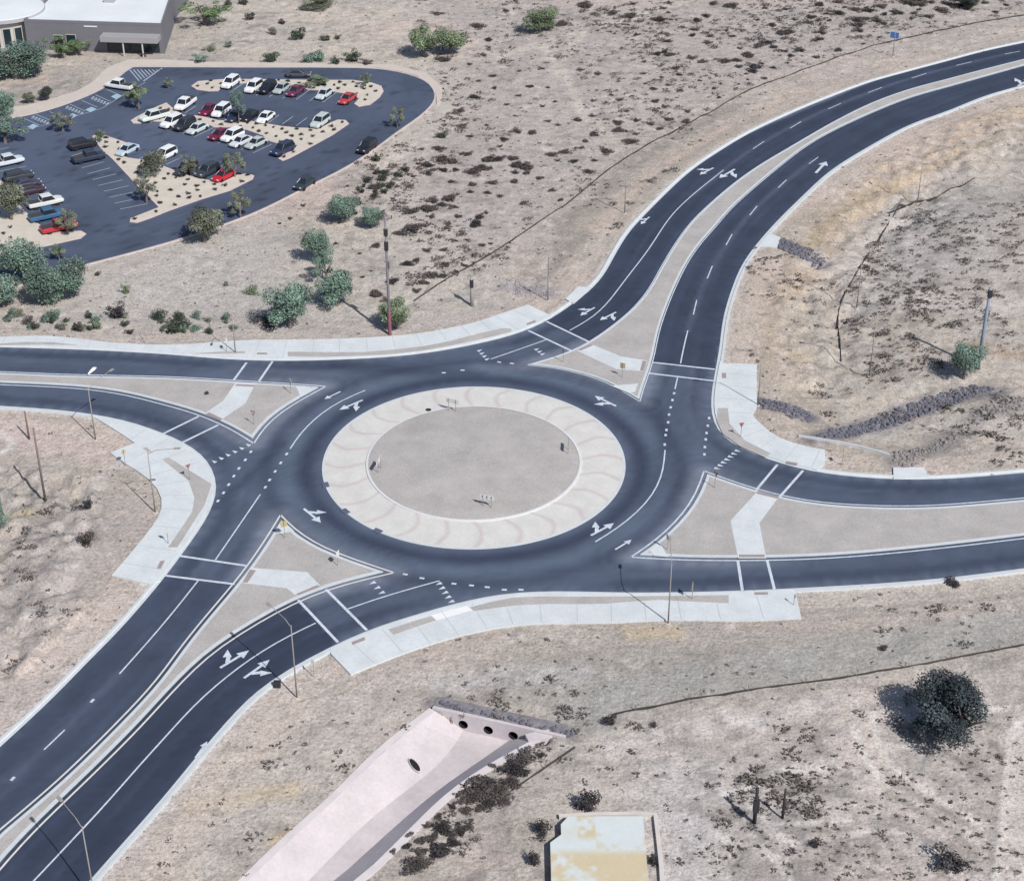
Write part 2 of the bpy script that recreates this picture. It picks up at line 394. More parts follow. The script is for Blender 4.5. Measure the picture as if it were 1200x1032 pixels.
# colours of the dirt
tan = np.array([.41, .365, .315]); pink = np.array([.46, .38, .335]); grey = np.array([.30, .287, .272]); ltan = np.array([.50, .455, .395])
warm = np.array([.44, .34, .24]); dk = np.array([.20, .18, .175])
X, Y = GX, GY
n1 = vnoise(X, Y, .03, 21, 4); n2 = vnoise(X, Y, .12, 31, 4); n3 = vnoise(X, Y, .5, 41, 3); n4 = vnoise(X, Y, .02, 51, 3)
col = tan+(pink-tan)*sst(-.2, .5, n1)[..., None]
col = col+(grey-col)*(sst(-.1, .6, n2+.5*n4)*.6)[..., None]
def mixto(m, c, k):
    global col
    col = col+(np.array(c)-col)*(np.clip(m, 0, 1)*k)[..., None]
def pmask(pts, soft=3):
    P = GL(pts); m = np.zeros(X.shape); i = inside(P, X, Y)
    q = near.copy(); d = np.full(X.shape, 99.); d[q] = dist_to(P+[P[0]], X[q], Y[q], 1.5); d = d+n3*soft*.5
    m = np.where(i, .5+np.clip(d/soft, -1, 1)*.5, .5-np.clip(d/soft, -1, 1)*.5)
    return m
def lmask(pts, wd):
    P = smooth_line(GL(pts)); d = np.full(X.shape, 99.); A_ = np.array(P); e = wd*2+1
    i0, i1 = np.searchsorted(gx, [A_[:, 0].min()-e, A_[:, 0].max()+e]); j0, j1 = np.searchsorted(gy, [A_[:, 1].min()-e, A_[:, 1].max()+e])
    if i1 <= i0 or j1 <= j0: return np.zeros(X.shape)
    d[i0:i1, j0:j1] = dist_to(P, X[i0:i1, j0:j1], Y[i0:i1, j0:j1], .4)
    return np.clip(1.5-(d+n3*wd*.4)/wd, 0, 1)
dr = np.full(X.shape, 300.); dr[near] = d_road
dn = np.full(X.shape, 300.); dn[near] = lines['nw']
de = np.full(X.shape, 300.); de[near] = lines['ne']
ds = np.full(X.shape, 300.); ds[near] = lines['se']
dw = np.full(X.shape, 300.); dw[near] = lines['sw']
# pinkish open desert in the north, pale raked ground by the lot, grey wash in the south east
mixto(pmask([(480,0),(1200,0),(1200,40),(900,100),(700,230),(560,330),(500,340),(430,260),(520,120)], 8), [.375,.34,.325], .8)
mixto(pmask([(200,0),(500,0),(540,80),(540,130),(420,240),(300,330),(60,340),(0,380),(0,400),(450,390),(600,330)], 5), ltan, .45)
mixto(pmask([(150,300),(300,255),(340,300),(300,350),(120,360)], 6), [.38,.355,.335], .8)
mixto(pmask([(0,395),(0,365),(130,360),(330,362),(470,372),(600,345),(600,380),(450,396)], 3), [.37,.345,.33], .75)
mixto(pmask([(430,790),(660,745),(1200,700),(1200,760),(820,820),(700,860),(560,820),(500,815)], 5), [.285,.275,.25], .8)
mixto(pmask([(1000,240),(1200,200),(1200,330),(1060,340),(1000,360)], 6), [.36,.347,.33], .8)
mixto(pmask([(870,300),(960,330),(980,400),(990,520),(900,500),(870,420)], 5), [.39,.335,.275], .75)
mixto(pmask([(0,690),(130,700),(0,860)], 5), [.52,.45,.42], .85)
mixto(pmask([(0,560),(110,600),(100,720),(0,760)], 6), [.29,.27,.25], .8)
mixto(pmask([(680,860),(900,830),(1200,780),(1200,1040),(640,1040)], 6), [.42,.39,.37], .7)
mixto(pmask([(900,905),(1040,930),(1150,1040),(850,1040)], 8)*sst(-.25, .25, n3+n2*.6), [.19,.175,.175], .75)
mixto(pmask([(1120,890),(1200,880),(1200,960),(1160,990)], 4)*sst(-.1, .3, n3), [.20,.185,.185], .75)
mixto(pmask([(210,930),(330,800),(470,770),(520,820),(380,930),(290,1032),(120,1032)], 6), [.44,.41,.385], .6)
mixto(pmask([(430,1032),(560,900),(620,865),(660,880),(560,980),(500,1032)], 3), [.33,.31,.29], .7)
# graded shoulders: bands that run with the road
streak = vnoise(dr*2.2, np.zeros_like(dr)+n2*.6, 1, 61, 3)
k = sst(14, 4, dr)
mixto(k*sst(-.4, .6, streak), pink*1.12, .6); mixto(sst(20, 8, dr)*sst(.05, .45, vnoise(dr*3.1, n2*1.2, 1, 66, 3)), [.29,.25,.21], .45)
mixto(sst(22, 10, dn)*sst(-.1, .5, streak)*(X > 5), [.42,.36,.315], .7)
mixto(np.exp(-((dn-9.5+n2)/2.2)**2)*(X > 6)*(Y < 300), [.25,.225,.195], .8)
mixto(np.exp(-((de-9+4*n2)/3.5)**2)*(Y > 205)*sst(-.3, .3, n3+n2), warm*.85, .7)
mixto(np.exp(-((dw-13+3*n2)/5)**2)*(X < -30)*(Y < 165), [.30,.28,.275], .55)
mixto(sst(1.8, .8, dr), [.50,.46,.44], .7)
# tracks, stains and thin dark lines
for pts, wd, c, kk in [([(590,65),(684,36),(768,9),(810,0)], 1.2, ltan, .6), ([(657,72),(684,39)], .8, ltan, .5),
    ([(630,50),(650,75),(668,98),(687,135),(720,163)], 1.1, ltan, .6), ([(639,140),(640,180)], .7, ltan, .4),
    ([(1010,820),(1001,860),(1006,885),(1040,915),(1090,945),(1150,985),(1170,1020)], 2.6, [.52,.46,.44], .8),
    ([(1003,850),(1001,870),(1012,895)], .4, [.6,.57,.55], .7), ([(1030,920),(1090,955),(1140,985)], .35, [.28,.26,.26], .6),
    ([(1055,905),(1120,950),(1165,985)], .35, [.60,.56,.54], .7),
    ([(1200,850),(1185,930),(1180,1032)], 1.1, [.58,.53,.52], .8), ([(1186,880),(1176,960),(1168,1032)], .5, [.6,.56,.54], .7),
    ([(790,1032),(790,960),(800,920)], 4, [.53,.50,.49], .6),
    ([(900,905),(980,900),(1040,912)], .4, [.55,.52,.5], .6),
    ([(0,505),(18,510),(24,518),(10,527),(0,528)], .5, [.62,.6,.57], .8),
    ([(75,700),(90,650),(110,560),(140,545)], .8, [.5,.45,.43], .6),
    ([(115,530),(60,520),(20,500)], 2.5, [.52,.42,.39], .6),
    ([(905,640),(900,600)], .1, [.5,.5,.5], .0),
    ([(935,262),(975,235),(1035,215),(1110,185),(1200,150)], 1.6, [.33,.28,.22], .55),
    ([(900,330),(905,390),(915,440)], 1.6, [.40,.33,.27], .6),
    ([(950,330),(965,400),(985,470),(1000,500)], 1.2, [.34,.32,.29], .5),
    ([(1070,470),(1130,480),(1200,500)], 3, [.47,.43,.38], .5),
    ([(1150,405),(1200,415)], 1.5, [.33,.24,.17], .7),
    ([(230,945),(290,930),(340,925)], 1.2, [.50,.40,.23], .45), ([(740,741),(790,739)], 1.1, [.50,.40,.23], .45),
    ([(325,985),(345,972)], .9, [.50,.38,.20], .55), ([(18,598),(32,598)], .8, [.55,.45,.22], .45),
    ([(985,415),(1060,417),(1110,418)], .25, [.26,.24,.24], .6), ([(1150,425),(1200,425)], .25, [.3,.28,.27], .5),  # thin dark lines across the dirt on the right
    ([(420,40),(500,30),(540,60)], 5, pink*1.1, .5), ([(870,120),(960,80),(1050,50),(1200,22)], .7, [.36,.31,.28], .5),
    ([(720,870),(850,850),(1000,815)], 1.3, [.55,.52,.5], .5), ([(670,830),(740,810),(900,780),(1200,730)], 2, [.33,.33,.32], .5),
    ([(520,800),(600,790),(680,790)], 1.5, [.42,.41,.41], .5),
    ([(956,512),(973,500),(1036,480),(1087,465),(1143,453),(1166,455)], 1.8, [.14,.137,.155], .9), ([(888,472),(925,477),(952,483)], 1.4, [.14,.137,.155], .85), ([(912,284),(962,303)], 1.5, [.14,.137,.155], .85), ([(1046,540),(1075,530),(1115,508),(1150,485),(1200,470)], 1.6, [.19,.18,.175], .75), ([(506,824),(600,843),(672,860)], .9, [.14,.137,.155], .85), ([(590,338),(615,335),(640,343)], 1.5, [.25,.235,.26], .7)]:
    mixto(lmask(pts, wd), c, kk)
rt = random.Random(3)
for k in range(44):   # wheel tracks criss-crossing the bare ground
    x0 = rt.uniform(820, 1190); y0 = rt.uniform(830, 1000); a = rt.uniform(-.5, 1.1); L_ = rt.uniform(40, 130); cv = rt.uniform(-.35, .35)
    pts = [(x0+L_*t*math.cos(a+cv*t), y0+.6*L_*t*math.sin(a+cv*t)) for t in (0, .33, .66, 1)]
    mixto(lmask(pts, .36), [.60,.56,.53] if k % 2 else [.20,.185,.18], .7)
for pts, wd, c, kk in [([(1003,822),(1000,850),(1003,875),(1022,902),(1060,930),(1110,962),(1160,1000)], .55, [.62,.58,.55], .9), ([(1018,830),(1014,856),(1020,880),(1046,905),(1090,930),(1140,965)], .5, [.60,.56,.53], .8),
    ([(1192,850),(1178,940),(1170,1032)], .6, [.62,.58,.56], .9), ([(900,330),(960,420),(990,520)], .6, [.28,.25,.22], .5), ([(720,238),(690,270),(650,310),(625,335)], 1.0, [.24,.215,.19], .75), ([(840,150),(790,180),(750,215),(720,245)], .8, [.28,.25,.21], .6),
    ([(1075,231),(1040,213),(1000,235),(965,265),(940,300)], .9, [.30,.25,.17], .7), ([(1120,180),(1050,215),(1000,250)], 1.2, [.46,.36,.25], .5), ([(0,372),(150,375),(300,372),(420,378)], .5, [.30,.28,.265], .5), ([(120,335),(250,345),(400,350)], .6, [.46,.43,.41], .5), ([(890,285),(930,310),(905,360),(900,420)], .8, [.34,.28,.21], .5),
    ([(1060,345),(1120,360),(1200,350)], 3, [.52,.48,.45], .6), ([(1020,500),(1090,485),(1160,500),(1200,495)], 1.5, [.50,.46,.42], .6)]: mixto(lmask(pts, wd), c, kk)
# scattered low grey litter and burrs that darken the desert floor
blot = sst(.28, .55, vnoise(X, Y, .32, 71, 3)+.22*n1)
mixto(blot*sst(13, 24, dr), [.19,.17,.16], .5)
blot2 = sst(.33, .5, vnoise(X, Y, .9, 77, 2)+.15*n2)
mixto(blot2*sst(6, 16, dr), [.20,.18,.165], .45)
mixto(sst(.1, .6, vnoise(X+3*n2, Y*2.2, .22, 97, 4))*sst(4, 10, dr), [.22,.205,.185], .45)
sm = pmask([(60,345),(150,305),(300,262),(350,300),(330,345),(430,372),(200,366),(60,368)], 4); mixto(sm, [.43,.405,.38], .55)
pale = sst(.3, .6, vnoise(X, Y, .6, 87, 2)); mixto(pale, [.60,.56,.53], .3)
col = np.clip(col*np.array([1.03,1.035,1.05]), .02, .75)

for pts, wd, c, kk in [([(1010,815),(1000,845),(1004,875),(1026,903),(1070,932),(1120,962),(1170,1000)], 2.0, [.47,.41,.37], .75), ([(1001,850),(1001,870),(1010,890),(1030,910)], .35, [.62,.58,.54], .9), ([(1024,835),(1020,860),(1028,882),(1052,905),(1095,930),(1150,965)], .4, [.60,.56,.52], .8),
    ([(1050,915),(1100,942),(1150,975)], .35, [.22,.20,.19], .7), ([(1040,925),(1090,952),(1140,990)], .35, [.22,.20,.19], .7), ([(1200,870),(1190,940),(1184,1032)], 1.6, [.52,.47,.44], .85), ([(1181,880),(1172,960),(1165,1032)], .4, [.62,.58,.55], .8), ([(1176,880),(1167,960),(1160,1032)], .35, [.22,.20,.19], .6),
    ([(690,838),(760,812),(880,790),(1020,765),(1200,730)], 2.6, [.31,.305,.29], .6), ([(950,700),(1080,690),(1200,678)], 1.2, [.50,.45,.40], .6), ([(345,830),(300,880),(230,965),(180,1032)], 2.2, [.48,.42,.37], .6),
    ([(700,268),(745,225),(800,180),(870,140),(960,98)], 1.7, [.46,.385,.335], .7), ([(722,262),(760,220),(815,178),(890,135)], .9, [.30,.27,.23], .6), ([(600,330),(660,280),(720,222),(790,172)], .9, [.34,.305,.26], .45)]: mixto(lmask(pts, wd), c, kk)
far_m = sst(20, 60, np.maximum(np.maximum(abs(X)-110, 0), np.maximum(Y-370, 0)+np.maximum(100-Y, 0)))
col = col+(np.array([.39,.355,.32])-col)*far_m[..., None]
def grid_mesh(name, X, Y, Z, cols, m):
    nx, ny = X.shape; v = np.stack([X, Y, Z], -1).reshape(-1, 3)
    idx = np.arange(nx*ny).reshape(nx, ny)
    f = np.stack([idx[:-1, :-1], idx[1:, :-1], idx[1:, 1:], idx[:-1, 1:]], -1).reshape(-1, 4)
    me = bpy.data.meshes.new(name); me.from_pydata(v.tolist(), [], f.tolist()); me.update()
    for p in (me.polygons,): p.foreach_set('use_smooth', np.ones(len(me.polygons), bool))
    set_attr(me, 'tint', cols.reshape(-1, 3)); me.materials.append(m)
    o = bpy.data.objects.new(name, me); C.objects.link(o); return o
ground = struct(grid_mesh('ground', GX, GY, Z, col, M_ground))
# height of the ground under things that stand on it
def gz(x, y):
    v_ = gz0(x, y); return v_ if v_ > -2.4 else .02
def gz0(x, y):
    i = min(max(int(np.searchsorted(gx, x))-1, 0), len(gx)-2); j = min(max(int(np.searchsorted(gy, y))-1, 0), len(gy)-2)
    fx = (x-gx[i])/(gx[i+1]-gx[i]); fy = (y-gy[j])/(gy[j+1]-gy[j])
    return float((Z[i, j]*(1-fx)+Z[i+1, j]*fx)*(1-fy)+(Z[i, j+1]*(1-fx)+Z[i+1, j+1]*fx)*fy)

# ------------------------------------------------------------------ asphalt sheets, gridded so that wear can be laid on them
def clip_cell(P, x0, x1, y0, y1):
    for ax, lim, sg in ((0, x0, 1), (0, x1, -1), (1, y0, 1), (1, y1, -1)):
        out = []; n = len(P)
        for i in range(n):
            a, b = P[i-1], P[i]; ia = sg*(a[ax]-lim) >= 0; ib = sg*(b[ax]-lim) >= 0
            if ia != ib:
                t = (lim-a[ax])/(b[ax]-a[ax]); out.append((a[0]+(b[0]-a[0])*t, a[1]+(b[1]-a[1])*t))
            if ib: out.append(b)
        P = out
        if not P: return P
    return P
def sheet(name, P, z, cell, colf, m, xr, yr):
    nx = int((xr[1]-xr[0])/cell); ny = int((yr[1]-yr[0])/cell)
    ax = xr[0]+np.arange(nx+1)*cell; ay = yr[0]+np.arange(ny+1)*cell
    XX, YY = np.meshgrid(ax, ay, indexing='ij'); ins = inside(P, XX, YY)
    edge = np.zeros((nx, ny), bool)
    for i in range(len(P)):
        a, b = P[i-1], P[i]; n = max(1, int(math.dist(a, b)/(cell*.3)))
        for k in range(n+1):
            cx = int((a[0]+(b[0]-a[0])*k/n-xr[0])/cell); cy = int((a[1]+(b[1]-a[1])*k/n-yr[0])/cell)
            if 0 <= cx < nx and 0 <= cy < ny: edge[cx, cy] = True
    c4 = ins[:-1, :-1] & ins[1:, :-1] & ins[1:, 1:] & ins[:-1, 1:]; any4 = ins[:-1, :-1] | ins[1:, :-1] | ins[1:, 1:] | ins[:-1, 1:]; edge |= any4 & ~c4
    full = c4 & ~edge
    idx = np.arange((nx+1)*(ny+1)).reshape(nx+1, ny+1)
    f = np.stack([idx[:-1, :-1], idx[1:, :-1], idx[1:, 1:], idx[:-1, 1:]], -1)[full]
    used, inv = np.unique(f, return_inverse=True); inv = inv.reshape(f.shape)
    v = np.stack([XX.ravel()[used], YY.ravel()[used]], 1).tolist(); fs = inv.tolist()
    PA = np.array(P)
    for i, j in np.argwhere(edge):
        x0, y0 = ax[i], ay[j]
        q = clip_cell([tuple(p) for p in P], x0, x0+cell, y0, y0+cell)
        if len(q) >= 3 and abs(area(q)) > 1e-4:
            if area(q) < 0: q = q[::-1]
            o = len(v); v += [list(t) for t in q]; fs.append(list(range(o, o+len(q))))
    va = np.array(v); me = bpy.data.meshes.new(name)
    me.from_pydata(np.c_[va, np.full(len(va), z)].tolist(), [], fs); me.update()
    set_attr(me, 'tint', colf(va[:, 0], va[:, 1])); me.materials.append(m)
    o = bpy.data.objects.new(name, me); C.objects.link(o); return o

CW = {k: GL(v) for k, v in {   # beyond these lines the legs carry newer, darker asphalt
 'sw1': [(194,675),(276,684.5),(266,705),(238,745),(205,788),(150,853),(66,933),(-60,1050),(-400,1000),(-200,700)],
 'sw2': [(348,702),(396,752),(380,780),(60,1100),(-200,1150),(-60,1066),(0,1010),(66,938),(166,838),(225,772),(300,722)],
 'ne1': [(641,377),(691,401),(720,386),(748,366),(772,335),(804,283),(844,238),(900,198),(1000,138),(1100,103),(1200,76),(1500,20),(1500,-60),(1200,20),(800,190),(700,320)],
 'ne2': [(764,424.5),(838,433),(850,370),(885,300),(965,215),(1100,140),(1200,106),(1500,60),(1400,30),(1200,72),(1000,136),(900,198),(820,276),(783,345),(768,400)]}.items()}
def road_col(x, y):
    base = np.array([.072, .093, .140]); new = np.array([.030, .040, .072])
    r = np.hypot(x-CEN[0], y-CEN[1])
    c = np.tile(base, (len(x), 1))
    def mx(m, cc, k):
        nonlocal c; c = c+(np.array(cc)-c)*(np.clip(m, 0, 1)*k)[:, None]
    dI = np.full(x.shape, 99.)
    for _, s in ISL:
        for q in s: dI = np.minimum(dI, dist_to(q, x, y, 1.2))
    dO = np.minimum.reduce([dist_to(l, x, y, 1.2) for l in (nw, ne, se, sw)])
    n = vnoise(x, y, .08, 5, 4); nf = vnoise(x, y, .3, 9, 3)
    st = vnoise(dO*1.1, n*.5+5, 1, 3, 3)
    ring = sst(31, 28, r)
    # dust washed along the edges, rubber in the wheel tracks
    mx(sst(2.6, .2, dI+.6*n)*sst(46, 32, r), [.20,.225,.285], .65)
    mx(sst(1.4, .1, dO+.3*n), [.15,.17,.22], .35)
    mx(ring*np.exp(-((r-20.3-.4*n)/1.1)**2), new, .85)
    mx(ring*np.exp(-((r-25.0-.5*n)/1.0)**2), new, .5)
    mx(ring*np.exp(-((r-22.7)/1.0)**2), [.10,.135,.19], .45)
    mx(ring*sst(19.4, 18.4, r), [.10,.12,.17], .4)
    mx(np.exp(-((dO-2.0+.3*n)/.9)**2)*(1-ring), new, .55)
    mx(np.exp(-((dO-6.2+.3*n)/.8)**2)*(1-ring), new, .35)
    mx(sst(0, .8, st)*(1-ring), [.105,.14,.195], .5)
    for k, P in CW.items():
        q = inside(P, x, y).astype(float)
        q2 = {'sw1': [.046,.060,.097], 'sw2': [.031,.041,.071], 'ne1': [.033,.044,.075], 'ne2': [.036,.048,.080]}[k]
        mx(q, q2, .93)
        mx(q*sst(.0, .8, st), np.array(q2)*1.5, .6)
    for pts in ([(14,913),(63,867),(108,821),(140,789)], [(1186,62),(1077,89),(978,125),(889,170),(810,230)], [(953,188),(883,247),(832,319),(806,388)]):
        d = dist_to(smooth_line(GL(pts)), x, y, .5); mx(sst(.75, .1, d), [.09,.11,.17], .55)
    # the sheltered western approach stays dark
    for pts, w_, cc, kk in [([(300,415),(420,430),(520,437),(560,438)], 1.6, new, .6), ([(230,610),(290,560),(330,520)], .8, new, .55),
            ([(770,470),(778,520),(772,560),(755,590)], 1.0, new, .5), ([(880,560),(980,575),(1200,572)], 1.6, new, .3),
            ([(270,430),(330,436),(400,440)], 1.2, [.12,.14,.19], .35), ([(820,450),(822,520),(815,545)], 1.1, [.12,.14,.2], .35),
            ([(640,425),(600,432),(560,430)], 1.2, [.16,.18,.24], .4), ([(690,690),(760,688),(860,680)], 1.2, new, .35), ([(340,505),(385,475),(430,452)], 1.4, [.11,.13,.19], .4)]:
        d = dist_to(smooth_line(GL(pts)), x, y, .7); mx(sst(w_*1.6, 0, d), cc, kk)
    st2 = vnoise(np.minimum(dO, dI)*3.2, n*1.5+2, 1, 33, 3)
    c *= (1+.13*nf+.12*n+.18*st2)[:, None]
    return np.clip(c, .01, .6)
xs_ = [p[0] for p in road_poly]; ys_ = [p[1] for p in road_poly]
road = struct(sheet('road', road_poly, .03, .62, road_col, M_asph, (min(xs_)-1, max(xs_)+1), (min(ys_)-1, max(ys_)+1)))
def lot_col(x, y):
    n = vnoise(x, y, .07, 15, 4); nf = vnoise(x, y, .3, 19, 3)
    c = np.tile(np.array([.072, .092, .142]), (len(x), 1))*(1+.22*n+.14*nf-.35*sst(.35,.6,vnoise(x, y, .9, 25, 2)))[:, None]
    d = dist_to(smooth_line(GL([(190,86),(300,87),(440,88),(490,108),(440,160),(330,220),(200,270),(60,310),(0,315)])), x, y, 1.2)
    st = vnoise(d*1.3, n*.5, 1, 3, 3); c *= (1+.14*st*sst(9, 4, d)-.15*sst(5, 0, d))[:, None]
    return np.clip(c, .01, .5)
lx = [p[0] for p in lot]; ly = [p[1] for p in lot]
parking = struct(sheet('parking_lot', lot, .02, 1.0, lot_col, M_asph, (min(lx)-1, max(lx)+1), (min(ly)-1, max(ly)+1)))

# ------------------------------------------------------------------ kerbs
prof = [(-.02, .034), (.36, .045), (.42, .15), (KW, .15), (KW+.03, -.3)]
for i, L in enumerate((nw, ne, se, sw)):
    struct(ribbon_mb(L, prof).build('kerb', M_kerb))
# lot kerb
kl = lot[1:-1]
struct(ribbon_mb(kl, [(-.02, .03), (0, .13), (.28, .13), (.3, -.2)]).build('kerb', mat('lot_kerb', (.50, .44, .42), .85, .1, 1)))

# ------------------------------------------------------------------ islands
markings = MB(); cream = MB()
for key, secs in ISL:
    outl = [p for s in secs for p in s]
    gap, kw = (.42, .38) if key != 'n' else (.08, .30)
    conc = inset_sections(secs, gap+.12); grav = inset_sections(secs, gap+.12+kw)
    isl = struct(slab('traffic_island', conc, .15, .3, M_kerb))
    g_ = slab_mb(grav, .156, 0).build('gravel', M_gravel, isl)
    for s in secs: paint_mb(offset(s, .02), .2 if key != 'n' else .14, .038, cream if key == 's' else markings)
    walk = {'w': [[(276,448.5),(300,448.7),(287.5,472.5),(258,492.5),(240,484),(261,470)], [(346,451.5),(362,453.2),(366,456),(357.5,462),(352,465.5),(350,459)]],
            's': [[(295,665),(360,670),(375,685.5),(346,697),(336,689),(281,682.5)], [(321,624),(327,614),(335,613),(345,622),(329,625)]],
            'n': [[(676,411),(696,404.5),(727.5,417.5),(759,422.5),(754,435),(722.5,432.5)], [(716,452),(748,449),(744,459),(736,460)]],
            'e': [[(886,577),(912,583),(890,612.5),(898,654),(865,654),(856,610)], [(770,636),(761,645),(766,651),(783,652.5),(776,640)]]}[key]
    for k, wp in enumerate(walk): slab_mb(GL(wp, .16), .164, 0).build('walkway', M_conc, isl)
    tact = {'w': [[(277,450),(299,451),(298,453),(276,452)], [(245,483),(261,490.5),(258,492.5),(241,485)]],
            's': [[(293,667),(300,668),(290,682.5),(284,682)], [(372,685),(375,687),(350,697),(347,695.5)]],
            'n': [[(678,409),(692,403.5),(694,405),(680,411)], [(753,422.5),(758,423),(754,434.5),(750,434)]],
            'e': [[(888,575.5),(913,581.5),(911,584),(886,578)], [(866,649.5),(896,649.5),(896,652.5),(866,652.5)]]}[key]
    for tp in tact: slab_mb(GL(tp, .17), .170, 0).build('tactile_paving', M_tact, isl)

# central island: apron, kerb ring and a low mound of granite
def circle(r, n=128): return [(CEN[0]+r*math.cos(2*math.pi*k/n), CEN[1]+r*math.sin(2*math.pi*k/n)) for k in range(n)]
def ring(name, r0, r1, z0, z1, skirt, m, parent=None):
    mb = MB(); n = 160
    for a, za, b, zb in ((r0, z0, r1, z1), (r1, z1, r1+.02, z1-skirt)):
        A = circle(a, n); B = circle(b, n)
        mb.add([(p[0], p[1], za) for p in A]+[(p[0], p[1], zb) for p in B], [(i, (i+1) % n, n+(i+1) % n, n+i) for i in range(n)])
    return mb.build(name, m, parent)
am = M_apron.copy(); am.name = 'stamped_apron'
def apron_nodes(m):
    t = m.node_tree; N = t.nodes; L = t.links; b = N['Principled BSDF']; src = b.inputs['Base Color'].links[0].from_socket
    tc = N.new('ShaderNodeTexCoord'); sep = N.new('ShaderNodeSeparateXYZ'); L.new(tc.outputs['Object'], sep.inputs[0])
    def math_(op, a, b_=None):
        n = N.new('ShaderNodeMath'); n.operation = op
        for i, q in enumerate((a, b_)):
            if q is None: continue
            if isinstance(q, (int, float)): n.inputs[i].default_value = q
            else: L.new(q, n.inputs[i])
        return n.outputs[0]
    ang = math_('ARCTAN2', sep.outputs[1], sep.outputs[0])
    rr = math_('SQRT', math_('ADD', math_('MULTIPLY', sep.outputs[0], sep.outputs[0]), math_('MULTIPLY', sep.outputs[1], sep.outputs[1])))
    no = N.new('ShaderNodeTexNoise'); no.inputs['Scale'].default_value = .25; L.new(tc.outputs['Object'], no.inputs['Vector'])
    bow = math_('MULTIPLY', math_('POWER', math_('DIVIDE', math_('SUBTRACT', rr, 15.6), 2.7), 2), .13)
    ph = math_('FRACT', math_('ADD', math_('ADD', math_('MULTIPLY', ang, 24/(2*math.pi)), math_('MULTIPLY', bow, 2.2)), math_('MULTIPLY', no.outputs[0], .35)))
    dd = math_('ABSOLUTE', math_('SUBTRACT', ph, .5))
    mr = N.new('ShaderNodeMapRange'); mr.interpolation_type = 'SMOOTHSTEP'; mr.inputs[1].default_value = .14; mr.inputs[2].default_value = 0; mr.inputs[3].default_value = 0; mr.inputs[4].default_value = .5
    L.new(dd, mr.inputs[0])
    mx = N.new('ShaderNodeMix'); mx.data_type = 'RGBA'; L.new(mr.outputs[0], mx.inputs[0]); L.new(src, mx.inputs[6]); mx.inputs[7].default_value = (.44, .36, .36, 1)
    L.new(mx.outputs[2], b.inputs['Base Color'])
apron_nodes(am)
apron = ring('roundabout_apron', RI+.0, RA, .20, .10, .2, am)
apron.data.transform(__import__('mathutils').Matrix.Translation((-CEN[0], -CEN[1], 0))); apron.location = (CEN[0], CEN[1], 0); struct(apron)
ck = struct(ring('kerb', RI-.12, RI+.16, .32, .30, .2, mat('white_kerb', (.58, .60, .61), .8, .04, 1)))
ed = struct(ring('kerb', RA-.28, RA+.05, .112, .108, .2, M_kerb))
mb = MB(); n = 96; rr = [0]+[RI*.98*k/10 for k in range(1, 11)]+[RI]
for k, r in enumerate(rr): mb.v += [(CEN[0]+r*math.cos(2*math.pi*i/n), CEN[1]+r*math.sin(2*math.pi*i/n), .27+.42*(1-(r/RI)**2)) for i in range(n)]
mb.f = [(k*n+i, k*n+(i+1) % n, (k+1)*n+(i+1) % n, (k+1)*n+i) for k in range(len(rr)-1) for i in range(n)]
struct(mb.build('central_island', M_gravel, smooth=True))
for px, py in ((378,568.5),(402,600),(441,623)):
    x, y = G(px, py, .1); a = math.atan2(y-CEN[1], x-CEN[0])
    struct(MB().box((CEN[0]+math.cos(a)*(RA-.05), CEN[1]+math.sin(a)*(RA-.05), .07), (.75, 1.1, .12), a).build('kerb_inlet', mat('inlet', (.09,.11,.17), .9)))

# ------------------------------------------------------------------ pavements
def pave(name, P, m=M_conc, z=.155, h=.35): return struct(slab(name, P, z, h, m))
pv = [pave('pavement', P) for P in (P_sw_n, P_sw_w, P_sw_s, P_sw_e)]
for P in pads: pave('pavement', P, z=.158)
pave('pavement', walk_lot, M_tan, .10, .3)
strips = [[(0,402.5),(30,400.5),(60,400.8),(92,404.3),(50,403.8),(0,404.5)], [(222,414.2),(262,411.8),(287,411.3),(287,414),(255,414.6)],
 [(337,412),(380,412.5),(425,412.5),(462,409.5),(500,405),(530,399),(560,391),(588,384.5),(598,385),(600,388),(580,393.5),(560,398),(530,404.5),(500,410),(462,414.5),(425,416.8),(380,418),(337.5,417.5)],
 [(190,538),(198,536),(222,551),(248,567),(240,591),(208,641),(197,641),(211,621),(225,600),(228,583),(221,563)], [(167,524.5),(172,524),(178,528.5),(173,530)],
 [(548,712),(575,705),(600,700),(630,698.6),(680,698.8),(800,697.8),(854,697),(854,706.5),(810,704.5),(772,702.5),(740,704.5),(710,707),(680,707.5),(640,707.3),(605,709),(580,712),(556,715.5)], [(455,737),(480,729),(505,721.5),(511,726.5),(485,735),(461,743.5)],
 [(841,478),(853,478),(855,496),(873,516),(903,531),(897,536),(866.7,522.5),(847,508),(840,493)]]
for s in strips: slab_mb(GL(s, .16), .162, 0).build('planting_strip', M_gravel, pv[0])
brt = GL([(505,720.5),(547,709.5),(554,714.5),(512,726.5)], .16); slab_mb(brt, .164, 0).build('ramp', mat('bright_concrete', (.72,.73,.74), .8, .04, 1), pv[2])
for t in ([(301,413.2),(313,413.2),(313,415.2),(301,415.2)], [(188,657),(193.5,656.5),(188.5,666),(183.5,666)], [(412,752),(427,746),(428,749.5),(413,755.5)], [(617,379),(627,375),(628,377.5),(618,381)], [(884,693.5),(900,693.5),(900,696.5),(884,696.5)], [(846,437),(851,437),(851,443),(846,443)], [(922,540),(935,542.5),(934,545),(921,542.5)], [(337,414)]*0):
    if t: slab_mb(GL(t, .16), .168, 0).build('tactile_paving', M_tact, pv[0])
